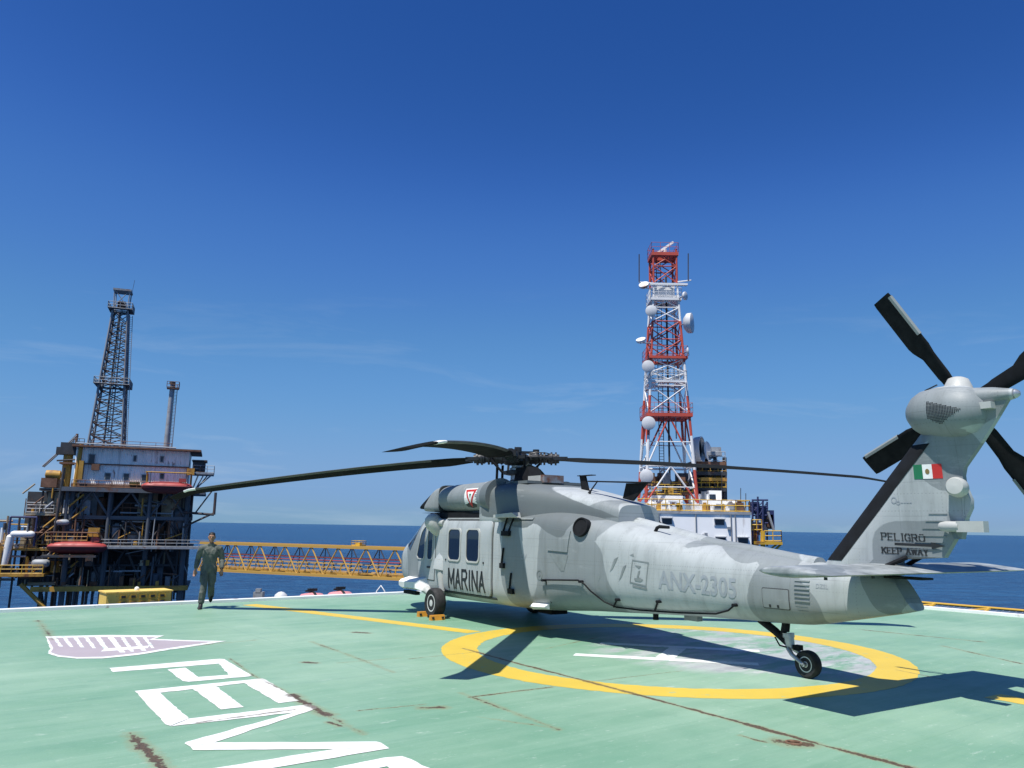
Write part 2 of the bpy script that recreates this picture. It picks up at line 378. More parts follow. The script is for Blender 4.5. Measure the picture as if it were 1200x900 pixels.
# supporting legs of the deck down to the sea
for u, v in ((8, 8), (28, 8), (8, 28), (28, 28)):
    beam('support_leg', dk(u, v, -.45), dk(u, v, SEA_Z-2), .8, M_STEEL, DECK)
for q in (8, 28):
    beam('support_girder', dk(q, .6, -1.0), dk(q, DS-.6, -1.0), .3, M_STEEL, DECK, 'box', .5)
    beam('support_girder', dk(.6, q, -2.05), dk(DS-.6, q, -2.05), .3, M_STEEL, DECK, 'box', .5)

_zl = [0.0022]
def sheet(name, pts, mat, dz=None):
    """painted flat polygon on the deck; each a little above the last so none share a plane"""
    _zl[0] += .00016
    z = _zl[0] if dz is None else dz
    rp = []
    for a_, b_ in zip(pts, list(pts[1:])+[pts[0]]):
        a_, b_ = Vector((a_[0], a_[1], 0)), Vector((b_[0], b_[1], 0)); L_ = (b_-a_).length; k_ = max(1, int(L_/.10)); nn = Vector((-(b_-a_).y, (b_-a_).x, 0))/max(L_, 1e-6)
        for i_ in range(k_): rp.append(a_.lerp(b_, i_/k_)+nn*(random.gauss(0, .0055) if i_ else 0))
    pts = rp
    b = MB(); vs = [(p[0], p[1], z) for p in pts]
    tris = tessellate_polygon([[Vector(v) for v in vs]])
    b.add(vs, [tuple(t) for t in tris]); return b.build(name, mat, DECK)
def px_sheet(name, pts, mat): return sheet(name, [deck(*p) for p in pts], mat)

# landing circle and approach line
CC, R_OUT, R_IN = Vector((2.724, 14.172, 0)), 3.84, 3.24
ring = MB(); N = 240; RJ = [(R_IN+random.gauss(0, .008), R_OUT+random.gauss(0, .008)) for _ in range(N)]
zr = .0018
for i in range(N):
    a, a2 = 2*pi*i/N, 2*pi*(i+1)/N
    ra, ra2, rb, rb2 = RJ[i][0], RJ[(i+1) % N][0], RJ[i][1], RJ[(i+1) % N][1]
    ring.add([(CC.x+ra*cos(a), CC.y+ra*sin(a), zr), (CC.x+rb*cos(a), CC.y+rb*sin(a), zr), (CC.x+rb2*cos(a2), CC.y+rb2*sin(a2), zr), (CC.x+ra2*cos(a2), CC.y+ra2*sin(a2), zr)], [(0, 1, 2, 3)])
ring.build('landing_circle', M_YEL, DECK)
def line_strip(name, a, b, w, mat, dz=None):
    a, b = Vector(a), Vector(b); t = (b-a).normalized(); nn = Vector((-t.y, t.x, 0))*w/2
    return sheet(name, [a-nn, b-nn, b+nn, a+nn], mat, dz)
la, lb = deck(292, 708.5), deck(556, 741)
line_strip('approach_line', la, lb, .42, M_YEL)
lc, ld = deck(1163, 815.5), deck(1290, 838)
line_strip('approach_line', lc, ld, .42, M_YEL)
# worn letter H in the circle
h0, h1 = Vector((1.09, 13.62, 0)), Vector((3.9, 12.95, 0)); hd = (h1-h0).normalized(); hn = Vector((-hd.y, hd.x, 0))
line_strip('letter_h_stroke', h0, h1, .26, M_WORNW)
line_strip('letter_h_stroke', h0+hn*1.45+hd*.25, h0+hn*1.45+hd*3.0, .26, M_WORNW)
line_strip('letter_h_bar', h0+hd*1.45+hn*.135, h0+hd*1.62+hn*1.315, .30, M_WORNW)

# company lettering and emblem painted on the deck (traced, laid out on the deck plane)
def z8(x, y): return (100+x/2.857, 690+y/2.857)
LET = [
 ('letter_p', [[(80, 266), (450, 235), (466, 236), (447, 251), (92, 279)], [(466, 236), (557, 291), (480, 289), (447, 251), (430, 251)],
               [(557, 291), (548, 294), (345, 312), (325, 309), (378, 296), (480, 289)], [(325, 309), (275, 271), (335, 265), (378, 296)]]),
 ('letter_e', [[(165, 343), (592, 301), (604, 305), (560, 313), (250, 349)], [(604, 305), (716, 376), (648, 384), (530, 316), (560, 313)],
               [(360, 336), (438, 328), (531, 397), (455, 405)], [(165, 343), (250, 349), (346, 435), (285, 460), (268, 455)]]),
 ('letter_m', [[(285, 462), (346, 436), (750, 388), (772, 394), (775, 402), (700, 415)], [(700, 415), (775, 402), (430, 516), (352, 530), (332, 519), (338, 514)],
               [(352, 530), (430, 516), (975, 513), (990, 517), (1018, 536), (836, 538), (360, 541)], [(1018, 536), (560, 612), (400, 640), (250, 640), (400, 607), (836, 538)]]),
 ('letter_e', [[(820, 604), (1000, 567), (1060, 562), (1090, 572), (1010, 596), (760, 640), (650, 645)], [(1090, 572), (1260, 660), (1130, 670), (1010, 596)]]),
]
for nm, polys in LET:
    for i, pl in enumerate(polys): px_sheet(nm if i == 0 else nm+'_stroke', [z8(*q) for q in pl], M_WHITE)
def z2(x, y): return (x/2, 680+y/2)
emb_o = [(106, 132), (250, 129), (385, 130), (362, 138), (440, 141), (532, 143), (470, 153), (400, 163), (320, 176), (240, 184), (180, 184.5), (135, 180), (112, 172), (118, 160)]
emb_i = [(112, 136), (250, 133), (368, 133.5), (348, 140), (440, 143.5), (500, 144.5), (400, 159), (320, 172), (240, 180), (180, 181), (140, 177), (120, 170), (124, 160)]
px_sheet('company_emblem', [z2(*q) for q in emb_o], M_WORNW)
px_sheet('company_emblem_field', [z2(*q) for q in emb_i], M_LILAC)
for x, w, ln in ((122, 9, 22), (146, 9, 23), (170, 10, 24), (196, 10, 26), (222, 12, 30), (252, 14, 36), (282, 9, 34), (306, 13, 32), (334, 9, 26)):
    px_sheet('company_emblem_stripe', [z2(x, 134), z2(x+w, 134), z2(x+w*1.5+ln*.55, 134+ln), z2(x+w*.6+ln*.55, 134+ln)], M_WORNW)
px_sheet('company_emblem_stripe', [z2(236, 168), z2(246, 161), z2(352, 154), z2(346, 160)], M_WHITE)

# tie-down recess by the rusty seam: a shallow pot with a bar across
tp = deck(930, 870.5, .0)
MB().revolve([(.0, .004), (.055, .004), (.060, .012), (.078, .012), (.085, .003)], tp, (0, 0, 1), 20).cyl(tp+Vector((-.06, .01, .012)), tp+Vector((.06, -.01, .012)), .008, n=8).build('tie_down_pot', M_RUST, DECK, smooth=40)

# lower perimeter walkway outside the left far edge, carrying boxes, canisters and lights
ww = MB(); ww.add([dk(7, -3.0, -1.05), dk(33, -3.0, -1.05), dk(33, -.05, -1.05), dk(7, -.05, -1.05), dk(7, -3.0, -1.2), dk(33, -3.0, -1.2), dk(33, -.05, -1.2), dk(7, -.05, -1.2)], [(0, 1, 2, 3), (7, 6, 5, 4), (0, 4, 5, 1), (1, 5, 6, 2), (2, 6, 7, 3), (3, 7, 4, 0)])
ww.build('edge_walkway', M_STEEL, DECK)
for u_ in range(8, 33, 4): beam('walkway_bracket', dk(u_, -2.9, -1.25), dk(u_, .8, -2.4), .09, M_STEEL, DECK); beam('walkway_beam', dk(u_, -2.95, -1.3), dk(u_, .6, -1.3), .08, M_STEEL, DECK, 'box')

# ------------------------------------------------------------------ helicopter (local x = aft, y = starboard, z = up)
HELI = empty('helicopter', (-2.351, 22.157, 0), -1.00092)
tag(HELI, 'grey camouflaged military helicopter lettered MARINA parked on the green helideck', 'helicopter')
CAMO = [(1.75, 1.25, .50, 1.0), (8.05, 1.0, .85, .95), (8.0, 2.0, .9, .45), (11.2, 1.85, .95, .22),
        (12.15, 1.1, .55, .75), (13.75, 1.35, .3, .35), (14.62, 3.0, .32, .34), (3.0, 2.55, 1.0, .22), (.3, 1.3, .4, .5), (7.45, 1.5, .40, .55), (3.7, 2.72, 1.5, .55), (14.35, 3.6, .9, .30)]  # the blob on the tail cone paints in the stabilator's shadow
def camo_shadow_field(co):
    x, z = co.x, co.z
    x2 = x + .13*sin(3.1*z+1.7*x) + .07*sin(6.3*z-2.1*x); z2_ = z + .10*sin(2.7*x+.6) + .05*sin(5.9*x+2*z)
    shadow_band = min(6.5+(2.0-z)*.36-x, x-(5.78+.30*(2.0-z)/1.4+.10*sin(4.2*z)))*2 if z < 2.3 else -1  # mid-grey camouflage with the rotor blade's shadow painted in
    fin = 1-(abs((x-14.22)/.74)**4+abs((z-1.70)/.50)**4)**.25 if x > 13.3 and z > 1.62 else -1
    return max(shadow_band, fin, max(1-sqrt(((x2-a)/c)**2+((z2_-b)/d)**2) for a, b, c, d in CAMO))
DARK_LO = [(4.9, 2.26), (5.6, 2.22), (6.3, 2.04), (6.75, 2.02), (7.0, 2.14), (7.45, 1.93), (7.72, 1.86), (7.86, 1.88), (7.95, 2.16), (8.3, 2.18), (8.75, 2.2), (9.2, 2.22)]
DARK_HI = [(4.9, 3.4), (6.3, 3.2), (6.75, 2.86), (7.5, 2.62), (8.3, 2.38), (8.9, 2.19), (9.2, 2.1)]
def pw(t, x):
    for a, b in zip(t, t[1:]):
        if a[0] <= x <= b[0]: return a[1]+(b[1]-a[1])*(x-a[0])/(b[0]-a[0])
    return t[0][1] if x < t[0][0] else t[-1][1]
def dark_field(co):  # darker tone on the upper fairing between two height lines
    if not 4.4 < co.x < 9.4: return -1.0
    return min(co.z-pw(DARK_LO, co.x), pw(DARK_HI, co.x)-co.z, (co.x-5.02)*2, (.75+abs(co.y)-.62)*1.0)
def heli_paint():
    m, n, l, b = principled('helicopter_grey_camouflage', (.4, .43, .42), .5, 0, .4)
    at = n.new('ShaderNodeAttribute'); at.attribute_name = 'camo'
    tc = n.new('ShaderNodeTexCoord'); ob = tc.outputs['Object']
    e = noise(n, l, 3.5, 4, .6, ob)
    f = mathn(n, l, 'ADD', at.outputs['Fac'], mathn(n, l, 'MULTIPLY', mathn(n, l, 'SUBTRACT', e, .5), .06))
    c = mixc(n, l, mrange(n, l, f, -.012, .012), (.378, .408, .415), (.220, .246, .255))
    a2 = n.new('ShaderNodeAttribute'); a2.attribute_name = 'dark_tone'
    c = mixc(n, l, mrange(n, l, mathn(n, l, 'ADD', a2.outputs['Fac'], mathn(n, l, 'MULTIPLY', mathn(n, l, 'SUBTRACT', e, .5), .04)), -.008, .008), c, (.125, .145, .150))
    g = noise(n, l, 1.3, 7, .66, ob); c = mixc(n, l, mrange(n, l, g, .35, .75, 0, .26), c, (.17, .185, .175))
    g2 = noise(n, l, 2.6, 8, .7, ob, sc=(1.6, 1, .25)); c = mixc(n, l, mrange(n, l, g2, .50, .72, 0, .42), c, (.11, .12, .115)); g4 = noise(n, l, 3.4, 8, .75, ob, sc=(.35, 1, 1.4)); c = mixc(n, l, mrange(n, l, g4, .58, .70, 0, .34), c, (.44, .46, .45))
    g3 = noise(n, l, 38, 3, .6, ob); c = mixc(n, l, mrange(n, l, g3, .62, .78, 0, .18), c, (.08, .09, .09))
    # panel joints: thin dark grooves every so often along and up the skin
    sx = n.new('ShaderNodeSeparateXYZ'); l.new(ob, sx.inputs[0])
    def groove(src, period, width):
        fr = mathn(n, l, 'FRACT', mathn(n, l, 'DIVIDE', src, period)); dd = mathn(n, l, 'ABSOLUTE', mathn(n, l, 'SUBTRACT', fr, .5))
        return mathn(n, l, 'LESS_THAN', dd, width/period/2)
    gr = mathn(n, l, 'MAXIMUM', groove(mathn(n, l, 'ADD', sx.outputs['X'], .17), .76, .010), groove(mathn(n, l, 'ADD', sx.outputs['Z'], .11), .43, .008)); rv = mathn(n, l, 'MULTIPLY', mathn(n, l, 'MAXIMUM', groove(mathn(n, l, 'ADD', sx.outputs['X'], .20), .38, .014), groove(mathn(n, l, 'ADD', sx.outputs['Z'], .15), .215, .014)), mathn(n, l, 'MULTIPLY', groove(sx.outputs['X'], .045, .018), groove(sx.outputs['Z'], .045, .018)))
    c = mixc(n, l, mathn(n, l, 'MULTIPLY', rv, .32), c, (.10, .11, .11))
    c = mixc(n, l, mathn(n, l, 'MULTIPLY', mathn(n, l, 'MULTIPLY', gr, mrange(n, l, g, .38, .62, .05, .32)), 1.0), c, (.09, .10, .10))
    l.new(c, b.inputs['Base Color']); l.new(mrange(n, l, g, .3, .7, .6, .42), b.inputs['Roughness'])
    bump(n, l, b, mathn(n, l, 'SUBTRACT', mathn(n, l, 'MULTIPLY', g2, .25), mathn(n, l, 'MULTIPLY', gr, .25)), .3, .008)
    return m
M_H = heli_paint()
M_GLASS, _n, _l, _b = principled('dark_window_glass', (.006, .010, .022), .04, 0, .8)
M_BLK = paint('matt_black_coating', (.010, .011, .013), .75, .3, 6, spec=.2)
M_ROT = paint('rotor_black_metal', (.022, .024, .027), .45, .4, 7, metal=.2)
M_BLADE = paint('rotor_blade_dark_grey', (.011, .013, .013), .8, .3, 2.2, spec=.06)
M_ABR = paint('blade_edge_grey', (.07, .075, .075), .55, .15, 3, spec=.3)
M_ABT = paint('tail_blade_edge_grey', (.25, .27, .27), .45, .15, 3)
M_SIL = paint('bare_silver_metal', (.42, .43, .44), .38, .25, 9, metal=.7)
M_RUB = paint('tyre_rubber', (.016, .016, .017), .8, .3, 12)
M_LGRY = paint('light_grey_fairing', (.42, .43, .41), .5, .12, 3)
M_SHR = paint('shroud_grey', (.27, .29, .285), .5, .15, 4)
M_MGRY = paint('mid_grey_panel', (.20, .225, .225), .5, .18, 4)
M_LET = paint('black_lettering', (.016, .018, .020), .5, .2, 9)
M_LETG = paint('grey_lettering', (.275, .305, .335), .5, .12, 9)
M_RIM = paint('white_wheel_rim', (.58, .58, .56), .45, .15, 8)
M_SEAL = paint('rubber_seal', (.05, .055, .055), .7, .2, 9)
M_RED = paint('red_marking', (.52, .025, .022), .5, .12, 6)
M_GRN = paint('green_marking', (.012, .16, .07), .5, .12, 6)
M_WMK = paint('white_marking', (.78, .78, .76), .5, .08, 6)
M_ORG = paint('orange_plastic', (.62, .27, .03), .55, .15, 7)

def interp(tab, x):
    """smooth interpolation in a station table"""
    if x <= tab[0][0]: return tab[0][1:]
    if x >= tab[-1][0]: return tab[-1][1:]
    for i in range(len(tab)-1):
        if tab[i][0] <= x <= tab[i+1][0]: break
    h = tab[i+1][0]-tab[i][0]; t = (x-tab[i][0])/h; out = []
    for k in range(1, len(tab[0])):
        p0, p1 = tab[i][k], tab[i+1][k]; d1 = (p1-p0)/h
        def slope(j):
            if j == 0 or j == len(tab)-1: return (tab[min(j+1, len(tab)-1)][k]-tab[max(j-1, 0)][k])/(tab[min(j+1, len(tab)-1)][0]-tab[max(j-1, 0)][0])
            a = (tab[j][k]-tab[j-1][k])/(tab[j][0]-tab[j-1][0]); c = (tab[j+1][k]-tab[j][k])/(tab[j+1][0]-tab[j][0])
            return 0 if a*c <= 0 else 2*a*c/(a+c)
        m0, m1 = slope(i)*h, slope(i+1)*h
        out.append((2*t**3-3*t*t+1)*p0+(t**3-2*t*t+t)*m0+(-2*t**3+3*t*t)*p1+(t**3-t*t)*m1)
    return out
def section(x, zb, zt, w, zc, nb, nt, n=64, yc=0.0):
    r = []
    for j in range(n):
        a = 2*pi*j/n; c, s_ = cos(a), sin(a); e = nt if s_ > 0 else nb
        y = w*math.copysign(abs(c)**(2/e), c); z = zc+((zt-zc) if s_ > 0 else (zc-zb))*math.copysign(abs(s_)**(2/e), s_)
        r.append((x, yc+y, z))
    return r
FUS = [  # x, bottom, top, half width, widest height, lower and upper roundness
 (0.00, 1.02, 1.16, .08, 1.09, 2.0, 2.0), (0.05, .86, 1.33, .36, 1.09, 2.2, 2.2), (.18, .70, 1.47, .62, 1.09, 2.4, 2.4), (.42, .56, 1.62, .82, 1.10, 2.6, 2.6),
 (.80, .46, 1.77, .98, 1.11, 3.0, 2.8), (1.15, .42, 1.93, 1.06, 1.13, 3.4, 2.8), (1.6, .40, 2.22, 1.12, 1.16, 3.8, 2.9), (2.0, .40, 2.38, 1.155, 1.2, 4.2, 3.4),
 (2.5, .40, 2.38, 1.17, 1.22, 4.8, 5), (3.0, .40, 2.31, 1.18, 1.25, 5.5, 7), (5.5, .42, 2.31, 1.18, 1.25, 5.5, 7), (6.8, .45, 2.34, 1.175, 1.28, 5.2, 6),
 (7.3, .48, 2.36, 1.14, 1.30, 4.4, 5.6), (8.0, .53, 2.31, 1.02, 1.32, 3.6, 5.0), (8.8, .57, 2.17, .86, 1.32, 3.1, 3.8), (9.8, .63, 1.99, .72, 1.28, 2.9, 3.0),
 (10.6, .67, 1.84, .62, 1.24, 2.8, 2.6), (11.6, .71, 1.73, .53, 1.20, 2.8, 2.5), (12.4, .745, 1.63, .45, 1.18, 2.9, 2.5), (13.0, .86, 1.58, .34, 1.22, 3.2, 2.6), (13.6, .99, 1.53, .24, 1.26, 3.6, 3.0), (13.98, 1.08, 1.50, .17, 1.29, 3.6, 3.2)]
xs = [0, .015, .05, .1, .18, .28, .4, .55, .7, .85]; xs += [1+.1*i for i in range(20)]; xs += [3+.14*i for i in range(28)]; xs += [6.95+.12*i for i in range(58)]; xs = [x for x in xs if x < 13.9]+[13.98]
rings = []
for x in xs:
    r = section(x, *interp(FUS, x))
    if x > 13.5: r = [(px - (pz-1.08)*.62*((x-13.5)/.48), py, pz) for px, py, pz in r]     # raked tail end
    rings.append(r)
fb = MB().loft(rings)
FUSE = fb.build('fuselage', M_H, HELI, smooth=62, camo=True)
# fairing behind the rotor mast over the engines' exhausts
PYL = [(4.95, 2.0, 2.98, 1.16, 2.35, 5, 5.0), (5.6, 2.0, 2.97, 1.15, 2.35, 5, 4.6), (6.3, 2.0, 2.92, 1.06, 2.3, 4, 4.6), (7.0, 2.0, 2.82, .90, 2.25, 4, 4.6), (7.8, 1.95, 2.68, .71, 2.2, 4, 4.6), (8.45, 1.9, 2.54, .56, 2.15, 4, 4.4), (8.75, 1.9, 2.47, .49, 2.1, 4, 4.2)]
pr = [section(x, *interp(PYL, x), n=56) for x in [4.95+.1*i for i in range(39)]]
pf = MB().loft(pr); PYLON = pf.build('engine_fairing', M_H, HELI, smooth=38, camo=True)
BV_F = BVHTree.FromPolygons([v for v in fb.v], fb.f); BV_P = BVHTree.FromPolygons([v for v in pf.v], pf.f)
def side_y(x, z, bvs, side=-1):
    best = None
    for bv in bvs:
        h = bv.ray_cast(Vector((x, 4*side, z)), Vector((0, -side, 0)))
        if h[0] is not None and (best is None or h[0].y*side > best*side): best = h[0].y
    return best
def decal(name, verts, faces, mat, parent, bvs, off=.004, side=-1, skirt=0.0, maxlen=.12, camo=False, smooth=30):
    """flat shape in (x, z) wrapped on the skin seen from one side; skirt gives it a real edge"""
    bm = bmesh.new(); vv = [bm.verts.new((x, 0, z)) for x, z in verts]
    for f in faces:
        try: bm.faces.new([vv[i] for i in f])
        except ValueError: pass
    for _ in range(5):
        es = [e for e in bm.edges if e.calc_length() > maxlen]
        if not es: break
        bmesh.ops.subdivide_edges(bm, edges=es, cuts=1); bmesh.ops.triangulate(bm, faces=bm.faces)
    last = -1.0*side
    for v in bm.verts:
        y = side_y(v.co.x, v.co.z, bvs, side)
        v.co.y = (y if y is not None else 0)+off*side
    if skirt:
        be = [e for e in bm.edges if len(e.link_faces) == 1]
        g = bmesh.ops.extrude_edge_only(bm, edges=be)['geom']
        for v in [q for q in g if isinstance(q, bmesh.types.BMVert)]: v.co.y -= skirt*side
    bmesh.ops.recalc_face_normals(bm, faces=bm.faces)
    me = bpy.data.meshes.new(name); bm.to_mesh(me); bm.free(); me.materials.append(mat)
    if smooth: me.polygons.foreach_set('use_smooth', [True]*len(me.polygons)); me.set_sharp_from_angle(angle=radians(smooth))
    if camo:
        at = me.attributes.new('camo', 'FLOAT', 'POINT'); at.data.foreach_set('value', [camo_shadow_field(v.co) for v in me.vertices])
        at = me.attributes.new('dark_tone', 'FLOAT', 'POINT'); at.data.foreach_set('value', [dark_field(v.co) for v in me.vertices])
    o = bpy.data.objects.new(name, me); COL.objects.link(o); o.parent = parent; return o
def rrect(x0, x1, z0, z1, r, n=5, top=0.0, bot=0.0):
    """rounded rectangle; top/bot shift the ends along x (slant)"""
    p = []
    for cx, cz, a0 in ((x1-r, z1-r, 0), (x0+r, z1-r, pi/2), (x0+r, z0+r, pi), (x1-r, z0+r, 1.5*pi)):
        for i in range(n+1):
            a = a0+pi/2*i/n; z = cz+r*sin(a); t = (z-z0)/(z1-z0); p.append((cx+r*cos(a)+bot*(1-t)+top*t, z))
    return p
def poly(pts): return pts, [tuple(range(len(pts)))]
def ringpoly(outer, inner):
    m = len(outer); return outer+inner, [(i, (i+1) % m, m+(i+1) % m, m+i) for i in range(m)]
def inset(pts, d):
    cx = sum(p[0] for p in pts)/len(pts); cz = sum(p[1] for p in pts)/len(pts); w = max(abs(p[0]-cx) for p in pts); h = max(abs(p[1]-cz) for p in pts)
    return [(cx+(p[0]-cx)*(1-d/w), cz+(p[1]-cz)*(1-d/h)) for p in pts]
F, FP = [BV_F], [BV_F, BV_P]

# sliding cabin doors with two windows each, cockpit doors with two narrow windows
for side in (-1, 1):
    dp = rrect(3.47, 5.55, .62, 2.16, .16, 6)
    door = decal('cabin_door', *poly(dp), M_H, HELI, F, .035, side, .034, .14, True)
    decal('door_seal', *ringpoly(inset(dp, -.030), dp), M_SEAL, door, F, .006, side, 0, .14)
    for x0, x1 in ((3.68, 4.28), (4.50, 5.10)):
        wp = rrect(x0, x1, 1.27, 2.0, .12, 6)
        decal('window', *poly(inset(wp, .03)), M_GLASS, door, F, .040, side, 0, .2)
        decal('window_frame', *ringpoly(wp, inset(wp, .035)), M_LGRY, door, F, .055, side, .022, .14)
    for x in (3.58, 5.24):
        decal('latch', *poly(rrect(x, x+.04, 1.27, 1.31, .012, 2)), M_LET, door, F, .05, side, .02, .2)
    decal('door_rail', *poly([(3.4, 2.19), (6.9, 2.19), (6.9, 2.225), (3.4, 2.225)]), M_MGRY, HELI, F, .03, side, .04, .2)
    decal('door_sill', *poly([(3.4, .56), (5.65, .56), (5.65, .60), (3.4, .60)]), M_SEAL, HELI, F, .03, side, .04, .2)
    cp = [(1.62, .80), (2.98, .80), (3.02, 1.4), (2.98, 2.12), (2.35, 2.18), (2.05, 2.05), (1.66, 1.45)]
    cdr = decal('cockpit_door', *poly(cp), M_H, HELI, F, .012, side, .012, .14, True)
    decal('door_seal', *ringpoly(inset(cp, -.02), cp), M_SEAL, cdr, F, .004, side, 0, .14)
    w1 = [(2.02, 1.30), (2.10, 1.24), (2.40, 1.24), (2.45, 1.30), (2.50, 1.98), (2.44, 2.04), (2.36, 2.02), (2.22, 1.9)]
    w2 = rrect(2.60, 2.90, 1.24, 2.02, .09, 5, .02)
    for wp in (w1, w2):
        decal('window', *poly(inset(wp, .02)), M_GLASS, cdr, F, .017, side, 0, .2)
        decal('window_frame', *ringpoly(wp, inset(wp, .026)), M_LGRY, cdr, F, .028, side, .016, .14)
    decal('door_handle', *poly(rrect(2.62, 2.78, 1.06, 1.10, .015, 2)), M_LET, cdr, F, .03, side, .02, .2)
# windscreen and chin windows (wrapped on the nose seen from the front)
def front_x(y, z):
    h = BV_F.ray_cast(Vector((-3, y, z)), Vector((1, 0, 0))); return h[0].x if h[0] is not None else 1.2
def nose_patch(name, pts, mat, off=.006, frame=None):
    bm = bmesh.new(); bm.faces.new([bm.verts.new((0, y, z)) for y, z in pts])
    for _ in range(5):
        es = [e for e in bm.edges if e.calc_length() > .07]
        if not es: break
        bmesh.ops.subdivide_edges(bm, edges=es, cuts=1); bmesh.ops.triangulate(bm, faces=bm.faces)
    for v in bm.verts:
        h = BV_F.ray_cast(Vector((-3, v.co.y, v.co.z)), Vector((1, 0, 0)))
        if h[0] is not None: v.co = h[0]+h[1]*off if h[1].x < 0 else h[0]-h[1]*off
    me = bpy.data.meshes.new(name); bm.to_mesh(me); bm.free(); me.materials.append(mat)
    me.polygons.foreach_set('use_smooth', [True]*len(me.polygons))
    o = bpy.data.objects.new(name, me); COL.objects.link(o); o.parent = HELI; return o
for side in (-1, 1):
    nose_patch('windscreen', [(side*.09, 1.86), (side*.80, 1.80), (side*.96, 1.66), (side*1.055, 1.62), (side*1.02, 2.02), (side*.80, 2.33), (side*.45, 2.37), (side*.09, 2.38)], M_GLASS)
    nose_patch('chin_window', [(side*.35, .72), (side*.72, .74), (side*.80, .95), (side*.45, 1.0)], M_GLASS)
    # quarter window between windscreen and cockpit door
    wq = [(1.06, 1.60), (1.50, 1.42), (1.74, 1.70), (1.92, 2.04), (1.74, 2.10), (1.36, 1.88)]
    decal('quarter_window', *poly(wq), M_GLASS, HELI, F, .006, side, 0, .1)
nose_patch('windscreen', [(-.055, 1.86), (.055, 1.86), (.055, 2.38), (-.055, 2.38)], M_GLASS)
# lit roof panel over the cockpit, wipers
MB().tube([(1.02, -.35, 1.90), (1.3, -.45, 2.09), (1.62, -.6, 2.25)], .012, 6).tube([(1.02, .35, 1.90), (1.3, .45, 2.09), (1.62, .6, 2.25)], .012, 6).build('wiper', M_LET, HELI)
MB().tube([(.05, 0, 1.3), (-.35, 0, 1.33)], .018, 8).build('pitot_tube', M_LET, HELI)

# wrapped lettering
def lettering(name, txt, x0, x1, z0, z1, mat, parent, bvs, bold=.0, off=.006, maxlen=.07, slope=0.0):
    vs, fs = finish_text(txt, bold)
    return decal(name, [(x0+(x1-x0)*u, z0+(z1-z0)*v+slope*u) for u, v in vs], fs, mat, parent, bvs, off, -1, 0, maxlen, smooth=None)
lettering('lettering', 'ANX-2305', 9.97, 11.48, 1.09, 1.385, M_LETG, HELI, F, .022, .005, .06, -.05)
lettering('lettering', 'LV', 6.62, 6.82, 1.42, 1.52, M_LETG, HELI, F, .02, .005)

